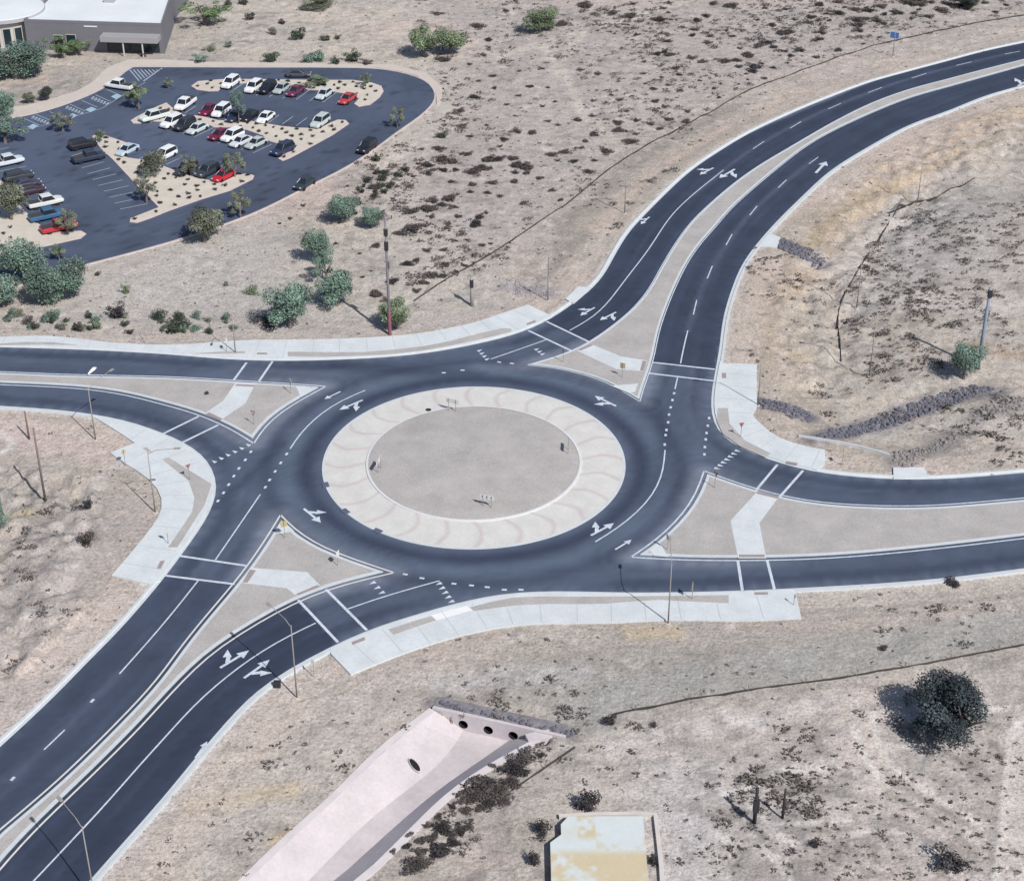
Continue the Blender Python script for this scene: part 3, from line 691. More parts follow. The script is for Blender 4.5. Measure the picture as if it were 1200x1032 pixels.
# joints cut across the pavements
jm = mat('joint', (.43,.45,.47), .9); jb = MB()
strips_g = [GL(q, .16) for q in strips]
def joints(L, P, gap=2.4):
    acc = 0; N_ = normals(L)
    for i in range(1, len(L)):
        acc += math.dist(L[i-1], L[i])
        if acc < gap: continue
        acc = 0; p = L[i]; n = N_[i]; t_ = (-n[1]*.035, n[0]*.035); run = []
        for k in range(0, 60):
            o = .75+k*.2; q = (p[0]+n[0]*o, p[1]+n[1]*o); Q = (np.array([q[0]]), np.array([q[1]]))
            ok = inside(P, *Q)[0] and not any(inside(S_, *Q)[0] for S_ in strips_g)
            if ok: run.append(q)
            if (not ok or k == 59) and len(run) > 2:
                A_, B_ = run[0], run[-1]
                jb.add([(A_[0]+t_[0], A_[1]+t_[1], .1665), (B_[0]+t_[0], B_[1]+t_[1], .1665), (B_[0]-t_[0], B_[1]-t_[1], .1665), (A_[0]-t_[0], A_[1]-t_[1], .1665)], [(0, 1, 2, 3)]); run = []
            elif not ok: run = []
for L_, P_ in ((se, P_sw_s), (nw, P_sw_n), (ne, P_sw_e), (sw, P_sw_w)): joints(L_, P_)
jb.build('joint', jm, pv[2])
# planting islands of the car park
for P in (islA, islB, islC, islD):
    o = struct(slab('planting_island', P, .14, .25, mat('pink_kerb', (.56, .47, .45), .85, .1, 1)))
    q = P if area(P) > 0 else P[::-1]; inn = offset(q+[q[0]], .32)[:-1]
    slab_mb(inn, .147, 0).build('gravel', M_bed, o)

# ------------------------------------------------------------------ painted markings (children of the road)
def pl(pts, wd=.16, z=.038, mb=markings, sm=True):
    L = GL(pts); L = smooth_line(L) if sm and len(pts) > 2 else L; paint_mb(L, wd, z, mb)
cross = MB()
for a, b in [((289,425),(274,445.5)), ((319.5,423.5),(303.5,447)), ((233,488),(191,508.5)), ((256,498),(214,518.5)),
             ((211,651.5),(289,663)), ((194,674.5),(275,684.5)), ((349.5,703),(396,752.5)), ((382,690.5),(430,738.5)),
             ((619,387.5),(670,411.5)), ((640.5,377),(690.5,401)), ((764,424.8),(838,433)), ((760,437.5),(836,446.5)),
             ((911,544.5),(886,574.5)), ((941,551.5),(914,582)), ((864.5,656.5),(870,692)), ((899,656.5),(907.5,690.5))]:
    paint_mb(GL([a, b]), .32, .042, cross)
cross.build('crosswalk_line', M_paint, road)
for L in [[(140,789.5),(184,740),(208,711),(232.5,680)], [(252.5,656),(280,616),(305,579.5)], [(340,526),(346,515),(352.5,507.5),(375,485),(400,469),(428,457.5)],
          [(697.5,635),(722.5,620),(747.5,600),(765,580),(775,560),(779,540),(779.3,527.5)], [(797.5,426),(801,408),(806,387.5)],
          [(667.5,387.5),(690,375),(710,357.5),(735,325),(760,292.5),(785,255),(810,230),(848,199.5)], [(641,398),(610,409),(575,421)],
          [(20,1052),(40,1032),(66.7,1003),(116.7,950),(166.7,893),(200,856.7),(226.7,826.7),(266.7,791.7),(306.7,763),(340,744),(370,730)],
          [(407.5,713.5),(455,697),(485,688.5),(515,680.5)], [(791,456),(794,442.5)]]: pl(L, .17)
for c, l in (((63.8,866.7), 0), ): pl([(76,855),(51.7,878.3)])
pl([(-8,934),(-34,958)])
for x, y, dx, dy in [(1186.5,62.1,9,-1.7),(1129.5,75,9,-2.2),(1077,89.1,8.5,-2.8),(1025.4,105.9,8,-3),(978,124.8,7.5,-3.3),(932.4,146.7,6.5,-4),(888.9,170.4,6.5,-4.4),(953.4,188.4,5.5,-4),(916.8,215.7,5,-4.8),(882.9,247.1,4.3,-5.4),(854.4,281,3.6,-6.5),(831.75,319.25,3,-7.4),(814.5,360.25,2,-8.5),(1245,50,9,-1.5)]:
    pl([(x-dx, y-dy), (x+dx, y+dy)])
for x, y in [(108.3,821),(15,912.3),(807.5,382)]: pass
dots = MB()
def dot(x, y, tx, ty, l=.55, wd=.3):
    a = G(x, y); b = G(x+tx, y+ty); u = Vector((b[0]-a[0], b[1]-a[1])).normalized(); v_ = Vector((-u.y, u.x)); A = Vector(a)
    dots.add([(*(A+u*sx*l/2+v_*sy*wd/2), .039) for sx, sy in ((-1,-1),(1,-1),(1,1),(-1,1))], [(0, 1, 2, 3)])
for x, y, tx, ty in [(311,571,3,-5),(316,562.5,3,-5),(322.5,552.5,3,-5),(329,542.5,3,-5),(336,532,3,-5),
    (779,521,0,-5),(780,510,0,-5),(781,504,0,-5),(783,495,1,-5),(784,486,1,-5),(786,477.5,1,-5),(788,469,1,-5),(790,461,1,-5),
    (831,490,0,-5),(829.5,499,0,-5),(828,507.5,0,-5),(827,515,0,-5),(826,524,0,-5),(825.5,532.5,0,-5),
    (475,673,5,.8),(494.5,677.5,5,.8),(532,684,5,.5),(552.5,686,5,.5),(571,688,5,.5),(591,691,5,.3),(610.5,691,5,.3),
    (294,529.5,-3,5),(287.5,539,-3,5),(280,549,-3,5),(274,558,-3,5),(268,568,-3,5),(262,577.5,-3,5),(255.5,587,-3,5),
    (585,424.5,5,1),(600,426,5,.6),(520,437,5,0),(108.3,821,1,-1),(15,912.3,1,-1),(542,434,5,0)]: dot(x, y, tx, ty)
dots.build('dotted_line', M_paint, road)
teeth = MB()
def tooth(x, y, ux, uy, s=.62):
    """a yield triangle pointing at the driver"""
    a = G(x, y); b = G(x+ux, y+uy); u = Vector((b[0]-a[0], b[1]-a[1])).normalized(); v_ = Vector((-u.y, u.x)); A = Vector(a)
    q = [A+u*s*.75, A-u*s*.5+v_*s*.42, A-u*s*.5-v_*s*.42]; teeth.add([(p.x, p.y, .040) for p in q], [(0, 1, 2)])
def row(p0, p1, n, ux, uy):
    for k in range(n): t = k/(n-1) if n > 1 else 0; tooth(p0[0]+(p1[0]-p0[0])*t, p0[1]+(p1[1]-p0[1])*t, ux, uy)
row((251,541),(291,521.5),6,-6,-3); row((562,411),(571,421),4,8,-3); row((629,409.5),(636,415),3,8,-3)
row((514.5,684),(529,705),5,-8,3); row((437,683),(447.5,694.5),3,-8,3); row((864,528.5),(840,549),7,8,2)
teeth.build('yield_marking', M_paint, road)
arrows = []
def arrow(tail, head, side=None):
    a = Vector(G(*tail)); b = Vector(G(*head)); u = (b-a).normalized(); L = (b-a).length; s = L/3.4; n = Vector((-u.y, u.x))
    mb = MB()
    def poly(pts, z=.041):
        q = [a+u*(y*s)+n*(x*s) for x, y in pts]
        if area([(p.x, p.y) for p in q]) < 0: q = q[::-1]
        mb.add([(p.x, p.y, z) for p in q], [tuple(range(len(q)))])
    poly([(-.14,0),(.14,0),(.14,2.3),(-.14,2.3)]); poly([(-.52,2.3),(.52,2.3),(0,3.4)])
    if side:
        g = side
        poly([(0,.75),(g*.25,.8),(g*.9,1.5),(g*.9,1.8),(g*.6,1.75),(0,1.1)], .0418)
        poly([(g*.42,1.72),(g*1.0,1.12),(g*1.55,2.15)], .0426)
    return mb.build('turn_arrow', M_paint, road)
for t_, h_, s_ in [((425,469),(397.5,480.5),1),((722,476),(697,464),1),((356,596),(376,612.5),1),((692.5,627.5),(719.5,613),1),((399,459),(380,468),None),((721,644),(740,632.5),None),
    ((697,360.5),(680,370),-1),((722,366),(703,375.5),1),((836,197),(820,205),-1),((861,198.5),(843,209),1),((956,203),(968.5,189.5),None),((258,782.5),(292,762),1),((286,794.5),(316,773),-1),((229,888),(243,868.5),None),((761,254.5),(751,263),-1),((1193,101),(1209,92),1)]: arrow(t_, h_, s_)
markings.build('lane_line', M_paint, road); cream.build('edge_line', M_yel, road)
# car park lines
pm = MB()
def pp(a, b, wd=.14): paint_mb(GL([a, b]), wd, .028, pm)
for k in range(-1, 9): pp((285+15.6*k, 98+1.5*k), (269+15.6*k, 109+1.6*k))
for k in range(-7, 4): pp((327+16.3*k, 135+1.7*k), (314.5+16.3*k, 144+1.9*k))
for k in range(-5, 6): pp((250+13.7*k, 150+3.85*k), (228+13.7*k, 160.5+3.8*k))
for k in range(0, 8): pp((165+16.2*k, 174.5+3.2*k), (147+16*k, 183+3.3*k))
for k in range(-2, 8): pp((96+6.4*k, 197+6.9*k), (122+7.2*k, 190+7*k))
for k in range(-3, 7): pp((31+6.8*k, 195+7.3*k), (-3+6.8*k, 201.5+7.3*k))
pp((30,152),(60,145)); pp((60,145),(120,127)); pp((120,127),(147,110)); pp((147,110),(170,97)); pp((168,95.5),(190,80), .3)
for k in range(9): pp((152+4.6*k-k*.2, 82+.0*k), (148+4.6*k, 91-.8*k) if 0 else (163+3.2*k, 95-1.7*k), .22)
for x0, y0 in ((40,136),(80,124.5),(110,113.5)):
    for k in range(6): pp((x0+3.4*k, y0+1.4*k), (x0+3.4*k-2.2, y0+1.4*k+3.2), .35)
    pp((x0-3, y0+1), (x0+15, y0+9)); pp((x0+2, y0-2), (x0+20, y0+6))
for x0, y0 in ((58,131),(96,118),(125,105),(28,139)): pp((x0, y0), (x0+18, y0+8))
pm.build('stall_line', M_park, parking)
hp = MB()
for x0, y0 in ((38,149),(84,136.5),(106,129),(136,113.5)): slab_mb(GL([(x0-6,y0),(x0+1,y0-3.5),(x0+7,y0-1),(x0,y0+3)]), .030, 0, hp)
hp.build('bay_marking', mat('bay_paint', (.30,.42,.52), .8, .2, 1), parking)

# ------------------------------------------------------------------ channel with headwall
ch = empty('drainage_channel', (*ch_tl[0], 0)); inv = (-ch_tl[0][0], -ch_tl[0][1])
prop(ch, 'wide pale pink concrete drainage channel running down to the lower left', 'channel')
def resamp(L, n):
    d = [0]
    for i in range(1, len(L)): d.append(d[-1]+math.dist(L[i-1], L[i]))
    t = np.linspace(0, d[-1], n); A = np.array(L); return [(float(np.interp(q, d, A[:, 0])), float(np.interp(q, d, A[:, 1]))) for q in t]
def strip(A, za, B, zb, name, m, n=24):
    A, B = resamp(A, n), resamp(B, n); mb = MB()
    mb.add([(p[0]+inv[0], p[1]+inv[1], za) for p in A]+[(p[0]+inv[0], p[1]+inv[1], zb) for p in B], [(i, i+1, n+i+1, n+i) for i in range(n-1)])
    return mb.build(name, m, ch)
strip(ch_tl, .04, ch_bl, CZ, 'side_slope', M_lilac); strip(ch_bl, CZ, ch_br, CZ, 'channel_floor', M_chfloor); strip(ch_br, CZ, ch_tr, .04, 'side_slope', M_lilac)
MB().box((ch_tr[0][0]+inv[0]+.2, ch_tr[0][1]+inv[1]+.3, -.35), (2.4, 1.2, .8), .3).build('corner_block', M_lilac, ch)
for L, s in ((ch_tl, -1), (ch_tr, 1)):
    L2 = [(p[0]+inv[0], p[1]+inv[1]) for p in L]
    ribbon_mb(L2, [(0, .041), (s*.75, .05), (s*.77, -.6)]).build('rim', mat('rim_concrete', (.58,.54,.55), .9, .08, .6), ch)
# headwall: a slab with three round openings
hA = Vector(G(506.5, 829, .25)); hB = Vector(G(662, 863.5, .25)); hu = (hB-hA).normalized(); hn = Vector((hu.y, -hu.x)); hl = (hB-hA).length
HWB = 1
hw = empty('headwall', (hA.x, hA.y, 0), math.atan2(hu.y, hu.x)); prop(hw, 'pink concrete headwall with three round culvert mouths across the channel end', 'headwall')
zc_ = -1.02; rc = .5; cen = []
for px, py in ((545,844.5),(574,851.5),(603,858.5)):
    q = Vector(G(px, py, zc_)); cen.append((q-hA).dot(hu))
outer = [Vector((0,.25,0)), Vector((0,-.3,0)), Vector((1.6,-.6,0)), Vector((2.7,CZ-.3,0)), Vector((hl-4.2,CZ-.3,0)), Vector((hl-2.2,-.3,0)), Vector((hl,-.3,0)), Vector((hl,.25,0))]
holes = [[Vector((c+rc*math.cos(-2*math.pi*k/20), zc_+rc*math.sin(-2*math.pi*k/20), 0)) for k in range(20)] for c in cen]
allv = outer+[v for h in holes for v in h]
tri = tessellate_polygon([outer]+holes)
mb = MB(); mb.add([(v.x, 0, v.y) for v in allv], tri); mb.add([(v.x, .35, v.y) for v in outer]+[(v.x, 0, v.y) for v in outer], [(i, (i+1) % 8, 8+(i+1) % 8, 8+i) for i in range(8)])
mb.build('wall', M_lilac, hw)
MB().box((hl/2-.2, 1.15, -.06), (hl-.2, 1.9, .16)).build('backfill', mat('backfill', (.20,.19,.21), .95, .3, 1.2, .2, 4), hw)
for c in cen:
    pm_ = MB(); pm_.tube([(c, .0, zc_), (c, 2.5, zc_)], rc, 20, False).build('pipe', mat('pipe_shade', (.018,.016,.02), .95), hw)  # bore coloured near-black to put shade inside the pipes
    MB().tube([(c, 2.4, zc_), (c, 2.5, zc_)], rc, 20, True).build('pipe_end', M_dark, hw)  # black cap paints the darkness of the pipe's depth
# side outlet in the left slope
sp = Vector((*G(485, 893, -.75), 0)); 
A_ = Vector(G(480, 855, 0)); 
pt = min(ch_tl, key=lambda p: math.dist(p, (sp.x, sp.y))); pb_ = min(ch_bl, key=lambda p: math.dist(p, (sp.x, sp.y)))
sd = Vector((pb_[0]-pt[0], pb_[1]-pt[1], CZ)).normalized(); t__ = Vector((-sd.y, sd.x, 0)).normalized(); nrm = sd.cross(t__); nrm = nrm if nrm.z > 0 else -nrm
f_ = ((sp.x-pt[0])*sd.x+(sp.y-pt[1])*sd.y)/(sd.x**2+sd.y**2); zq = f_*sd.z
pr = empty('drain_outlet', (sp.x, sp.y, zq)); prop(pr, 'lone dark oval drain outlet in the left slope of the channel', 'drain')
def oval(r0, off): return [sd*(.62*r0*math.cos(2*math.pi*k/24))*1.25+t__*(.62*r0*.52*math.sin(2*math.pi*k/24))+nrm*off for k in range(24)]
o1 = oval(1.18, -.3); o2 = oval(1.12, .30); o3 = oval(1.0, .30); o4 = oval(1.0, .22)
mb = MB(); mb.add([tuple(q) for L_ in (o1, o2, o3, o4) for q in L_], [(j*24+k, j*24+(k+1) % 24, (j+1)*24+(k+1) % 24, (j+1)*24+k) for j in range(3) for k in range(24)]); mb.build('collar', M_lilac, pr)
MB().add([tuple(q) for q in o4], [tuple(range(24))]).build('shade_disc', M_dark, pr)  # flat black disc painted as the shade inside the outlet

# ------------------------------------------------------------------ riprap: heaps of loose rock
def rock_field(name, polys, dens, size, label_kind='stuff', m=M_rock):
    mb = MB(); t_ = (1+5**.5)/2
    base = [Vector(v).normalized() for v in ((-1,t_,0),(1,t_,0),(-1,-t_,0),(1,-t_,0),(0,-1,t_),(0,1,t_),(0,-1,-t_),(0,1,-t_),(t_,0,-1),(t_,0,1),(-t_,0,-1),(-t_,0,1))]
    fs = [(0,11,5),(0,5,1),(0,1,7),(0,7,10),(0,10,11),(1,5,9),(5,11,4),(11,10,2),(10,7,6),(7,1,8),(3,9,4),(3,4,2),(3,2,6),(3,6,8),(3,8,9),(4,9,5),(2,4,11),(6,2,10),(8,6,7),(9,8,1)]
    for P in polys:
        P = GL(P); A = abs(area(P)); x0, y0 = np.min(P, 0); x1, y1 = np.max(P, 0); n = int(A*dens); k = 0; tries = 0
        while k < n and tries < n*12:
            tries += 1; x = rnd.uniform(x0, x1); y = rnd.uniform(y0, y1)
            if not inside(P, np.array([x]), np.array([y]))[0]: continue
            k += 1; s = rnd.uniform(.5, 1.3)*size; zz = gz(x, y)+s*.25
            a, b, c = (rnd.uniform(.6, 1.2) for _ in range(3)); th = rnd.uniform(0, 6.3); ca, sa = math.cos(th), math.sin(th)
            vs = []
            for v in base:
                q = v*rnd.uniform(.8, 1.15); X_, Y_, Z_ = q.x*a*s, q.y*b*s, q.z*c*s*.7; vs.append((x+X_*ca-Y_*sa, y+X_*sa+Y_*ca, zz+Z_))
            mb.add(vs, fs)
    o = mb.build(name, m, recalc=False); prop(o, kind='stuff'); return o
rock_field('riprap', [[(956,510),(973,494),(1036,472),(1087,457),(1143,447),(1166,451),(1143,460),(1087,474),(1030,488),(987,508),(968,514)],
    [(888,467),(925,471),(951,477),(953.5,488),(931,488),(894,478)], [(915,279),(969,298),(960,309),(910,290)]], 9.0, .30)
rock_field('riprap', [[(1044,527),(1075,519),(1115,502),(1143,482),(1172,460),(1200,462),(1200,479),(1157,491),(1115,513),(1078,533),(1075,546),(1050,547)]], 4.5, .26, m=mat('dull_rock', (.24,.22,.22), .95, .3, 1))
rock_field('riprap', [[(506,822),(520,822),(600,838),(676,857),(670,862),(640,856),(560,836),(510,826)]], 8, .24)
rock_field('riprap', [[(155,388),(182,386),(177,401),(152,402)], [(585,327),(612,328),(645,338),(640,350),(600,346),(588,338)]], 3, .2, m=mat('pale_rock', (.30,.28,.31), .95, .3, 1))
# low concrete lip between the rock beds
lip = smooth_line(GL([(936,511),(960,513),(987,519),(1030,528),(1043,534)])); 
o = MB(); ribbon_mb(lip, [(-.1,-.4),(-.09,.2),(.09,.2),(.1,-.4)], o); prop(o.build('low_wall', M_kerb), 'low thin concrete wall curving between two beds of dark rock', 'low wall')

# ------------------------------------------------------------------ fences
def silt_fence(pts, label, h=.22):
    L = smooth_line(GL(pts), 2.5); x0, y0 = L[0]; r = empty('silt_fence', (x0, y0, 0)); prop(r, label, 'fence')
    mb = MB(); n = len(L); vs = []
    N_ = normals(L)
    for (x, y), nn in zip(L, N_):
        zz = gz(x, y)
        for o_, dz in ((-.03,-.2),(-.03,h),(.03,h),(.03,-.2)): vs.append((x-x0+nn[0]*o_, y-y0+nn[1]*o_, zz+dz+rnd.uniform(-.05,.05)*(dz > 0)))
    mb.add(vs, [(i*4+a, i*4+a+1, (i+1)*4+a+1, (i+1)*4+a) for i in range(n-1) for a in range(3)]); mb.build('fabric', M_silt, r)
    acc = 9
    for i in range(1, n):
        acc += math.dist(L[i-1], L[i])
        if acc > 5:
            acc = 0; x, y = L[i]; zz = gz(x, y); MB().box((x-x0+.08, y-y0, zz+.3), (.06, .06, 1.0)).build('post', M_wood, r)
silt_fence([(485,355),(530,325),(580,295),(610,275),(642.5,254),(672.5,232.5),(710,200),(741,180),(771,162),(813,141),(840,126),(870,111),(900,97),(960,75),(1023,55.5),(1110,35),(1200,18)], 'long low dark fence running along the upper side of the curving road')
silt_fence([(1143,203),(1100,219),(1074,229),(1050,240),(1043,255),(1029,272),(1008,308),(987,341),(980,356),(985,380),(987,410)], 'low dark fence bending through the scrub right of the curving road')
silt_fence([(720,836),(727,832.5),(775,826),(837,816),(880,811),(976,794),(1060,782),(1137,766),(1200,754)], 'low dark fence crossing the bare ground at the lower right')
silt_fence([(674,875),(640,898),(600,925)], 'short low dark fence beside the channel scrub')

# ------------------------------------------------------------------ leaves
def leaf_mesh(name, n, lobes, size, tint, flat=1.0, seed=1, shell=.55, var=.28):
    r = np.random.RandomState(seed); lob = np.array(lobes, float)   # x,y,z,r
    wgt = lob[:, 3]**2; wgt = wgt/wgt.sum(); idx = r.choice(len(lob), n, p=wgt)
    d = r.normal(size=(n, 3)); d /= np.linalg.norm(d, axis=1)[:, None]
    rad = (shell+(1-shell)*r.rand(n)**.6)*(1+.12*r.normal(size=n))
    c = lob[idx, :3]+d*(lob[idx, 3]*rad)[:, None]*np.array([1, 1, flat])
    u = r.normal(size=(n, 3)); u /= np.linalg.norm(u, axis=1)[:, None]
    nn = d*.7+r.normal(size=(n, 3))*.5+np.array([0, 0, .35]); nn /= np.linalg.norm(nn, axis=1)[:, None]
    u = np.cross(nn, u); u /= np.linalg.norm(u, axis=1)[:, None]; v = np.cross(nn, u)
    s = (size*(.6+.8*r.rand(n)))[:, None]
    P = np.stack([c+u*s, c+v*s*.7, c-u*s, c-v*s*.7], 1).reshape(-1, 3)
    me = bpy.data.meshes.new(name); me.from_pydata(P.tolist(), [], np.arange(n*4).reshape(-1, 4).tolist()); me.update()
    lt = (1+var*r.normal(size=len(lob)))[idx]*(1+var*.8*r.normal(size=n)); lt = np.clip(lt, .35, 1.9)
    hue = 1+.08*r.normal(size=(n, 3)); cc = np.array(tint)[None]*lt[:, None]*hue
    set_attr(me, 'leaf', np.clip(np.repeat(cc, 4, 0), .005, .6)); me.materials.append(M_leaf['teal']); return me
def lobes_for(kind, seed):
    r = random.Random(seed); L = []
    if kind == 'round': 
        L.append((0,0,.60,.30))
        for k in range(12): a = r.uniform(0, 6.28); q = r.uniform(.12,.33); L.append((q*math.cos(a), q*math.sin(a), r.uniform(.38,.86), r.uniform(.13,.21)))
    elif kind == 'loose':
        for k in range(12): a = r.uniform(0, 6.28); q = r.uniform(.08,.42); L.append((q*math.cos(a), q*math.sin(a), r.uniform(.36,.94), r.uniform(.07,.14)))
    elif kind == 'wide':
        for k in range(17): a = r.uniform(0, 6.28); q = r.uniform(.0,.36); L.append((q*math.cos(a), q*math.sin(a), r.uniform(.3,.85)-q*.35, r.uniform(.13,.2)))
    return L
TREES = {}
TINT = {'teal': (.135,.20,.165), 'green': (.165,.21,.13), 'bright': (.15,.22,.11), 'pale': (.19,.21,.14), 'dark': (.05,.058,.05), 'slate': (.052,.068,.078), 'olive': (.15,.165,.125)}
def tree_proto(shape, tint):
    key = (shape, tint)
    if key in TREES: return TREES[key]
    seed = len(TREES)*13+5; n = {'round': 7000, 'loose': 3400, 'wide': 13000}[shape]
    me = leaf_mesh('crown', n, lobes_for(shape, seed), {'round': .018, 'loose': .016, 'wide': .0135}[shape], TINT[tint], seed=seed)
    mb = MB(); r = random.Random(seed)
    mb.tube([(0,0,-.04),(.01,.01,.15),(-.01,.02,.34)], [.045,.034,.026], 7)
    for k in range(5):
        a = k*1.26+r.uniform(-.3,.3); q = r.uniform(.18,.32)
        mb.tube([(0,.01,.2+.03*k),(q*.5*math.cos(a), q*.5*math.sin(a), .42+.03*k),(q*math.cos(a), q*math.sin(a), .62+.04*k)], [.022,.015,.006], 5)
    tm = mb.mesh('trunk'); tm.materials.append(M_wood)
    TREES[key] = (me, tm); return TREES[key]
def tree(bx, by, wpx, top, shape, tint, label, group=None, name='desert_tree', cat='tree'):
    x, y = G(bx, by); h = max(1.2, height_at(bx, by, top)); wd = (1.45 if tint != 'slate' else 1.2)*wpx/ppm(bx, by)
    me, tm = tree_proto(shape, tint)
    r = empty(name, (x, y, gz(x, y)), rnd.uniform(0, 6.28)); prop(r, label, cat, group)
    r.scale = (wd, wd, h*.98)
    for nm, m_ in (('crown', me), ('trunk', tm)):
        o = bpy.data.objects.new(nm, m_); C.objects.link(o); o.parent = r
    return r
for a in [
 (31,332,42,281,'round','teal','blue-green tree leaning over the drive edge, second from the left frame edge'),
 (66,352,60,302,'wide','teal','widest blue-green tree of the bottom left corner of the car park'),
 (4,360,38,326,'round','teal','blue-green tree cut by the left frame edge above the road'),
 (70,305,18,285,'loose','green','small thin tree between two wide trees beside the drive'),
 (240,283,44,244,'round','olive','pale olive tree on the dirt edge of the drive below the triangular bed'),
 (282,255,22,224,'loose','pale','thin pale palo verde at the drive edge right of the olive tree'),
 (340,384,44,334,'round','teal','rounded blue-green tree nearest the road, left one of a pair'),
 (395,360,38,322,'round','teal','round blue-green tree set back, right one of the pair above the road'),
 (374,308,28,270,'round','teal','slender leaning tree above the close pair of round trees'),
 (383,330,30,298,'loose','teal','low thin tree between the leaning tree and the round pair'),
 (436,266,24,242,'round','teal','small round tree beside the top of the utility pole'),
 (402,260,30,228,'round','teal','faint thin tree left of the utility pole top'),
 (464,384,32,350,'round','green','green tree growing at the foot of the utility pole'),
 (497,68,30,30,'round','green','left tree of the green pair above the loop drive bend'),
 (527,64,34,32,'round','green','right tree of the green pair above the loop drive bend'),
 (632,36,40,8,'wide','green','lone round green tree standing in the northern desert'),
 (241,30,46,2,'loose','bright','bright green tree beside the grey building corner'),
 (18,90,66,46,'wide','teal','large blue-green tree in front of the building entrance'),
 (72,66,30,44,'loose','bright','bright green leafy tree against the building wall'),
 (93,64,24,46,'loose','bright','smaller bright green tree against the wall beside the porch'),
 (6,138,28,108,'round','teal','blue-green tree beside the long car park walkway at the left edge'),
 (6,168,40,136,'loose','teal','pale teal tree overhanging the drive at the left frame edge'),
 (55,118,14,100,'round','dark','small dark tree between the two front walkways'),
 (34,121,13,108,'round','olive','small olive bush tree left of the dark one by the walkway'),
 (14,258,36,212,'round','olive','pale olive tree over the parked cars at the left frame edge'),
 (163,128,24,94,'loose','green','thin green tree at the tip of the middle planting bed'),
 (74,154,24,130,'loose','olive','thin olive tree beside the blue parking bays'),
 (117,168,14,150,'loose','green','tiny green tree at the top tip of the triangular bed'),
 (280,144,16,104,'loose','teal','narrow teal tree among cars in the middle parking row'),
 (182,208,26,178,'round','olive','small round tree beside the white car on the triangular bed'),
 (172,238,24,202,'loose','olive','thin tree at the slanting left edge of the triangular bed'),
 (224,206,22,182,'loose','olive','thin tree over the dark cars of the lower row'),
 (275,208,24,178,'loose','pale','pale yellow-green tree beside the red car in the lower row'),
 (80,276,22,246,'loose','pale','pale bare-looking tree over the red pickup'),
 (198,104,12,90,'loose','green','small green sapling left of the top planting bed'),
 (428,102,14,84,'loose','green','small sapling on the right end of the top planting bed'),
 (466,150,16,126,'loose','pale','thin sapling at the outer bend of the loop drive'),
 (372,100,30,88,'loose','green','low green sapling behind the maroon car in the top row'),
 (1130,440,34,398,'round','teal','dark blue-green tree at the foot of the steel pole'),
 (1124,862,102,800,'wide','slate','big dark slate tree standing alone at the lower right'),
 (1132,10,26,-10,'wide','dark','dark tree cut by the top frame edge at the upper right'),
 (-2,618,20,572,'round','teal','teal tree cut by the left frame edge below the west road'),
 (376,10,32,-6,'wide','olive','olive tree at the top frame edge above the dirt lot'),
]: tree(*a)
# dark rounded bushes with a place of their own
BUSH = {}
def bush_proto(tint, v):
    if (tint, v) in BUSH: return BUSH[(tint, v)]
    r = random.Random(v*7+3); L = [(0,0,.3,.3)]+[(r.uniform(-.3,.3), r.uniform(-.3,.3), r.uniform(.12,.6), r.uniform(.12,.24)) for _ in range(8)]
    me = leaf_mesh('bush', 900, L, .036, TINT.get(tint, tint), seed=v+3, shell=.5); BUSH[(tint, v)] = me; return me
TINT.update({'brown': (.085,.072,.070), 'char': (.045,.040,.044), 'dgreen': (.048,.066,.044)})
def bush(bx, by, wpx, hm, tint, label, group=None, name='bush', zb=None):
    x, y = G(bx, by); wd = wpx/ppm(bx, by)
    o = bpy.data.objects.new(name, bush_proto(tint, rnd.randrange(3))); C.objects.link(o)
    o.location = (x, y, (gz(x, y) if zb is None else zb)-.05); o.rotation_euler = (0, 0, rnd.uniform(0, 6.28)); o.scale = (wd, wd*rnd.uniform(.8,1.05), hm)
    prop(o, label, 'bush', group); return o
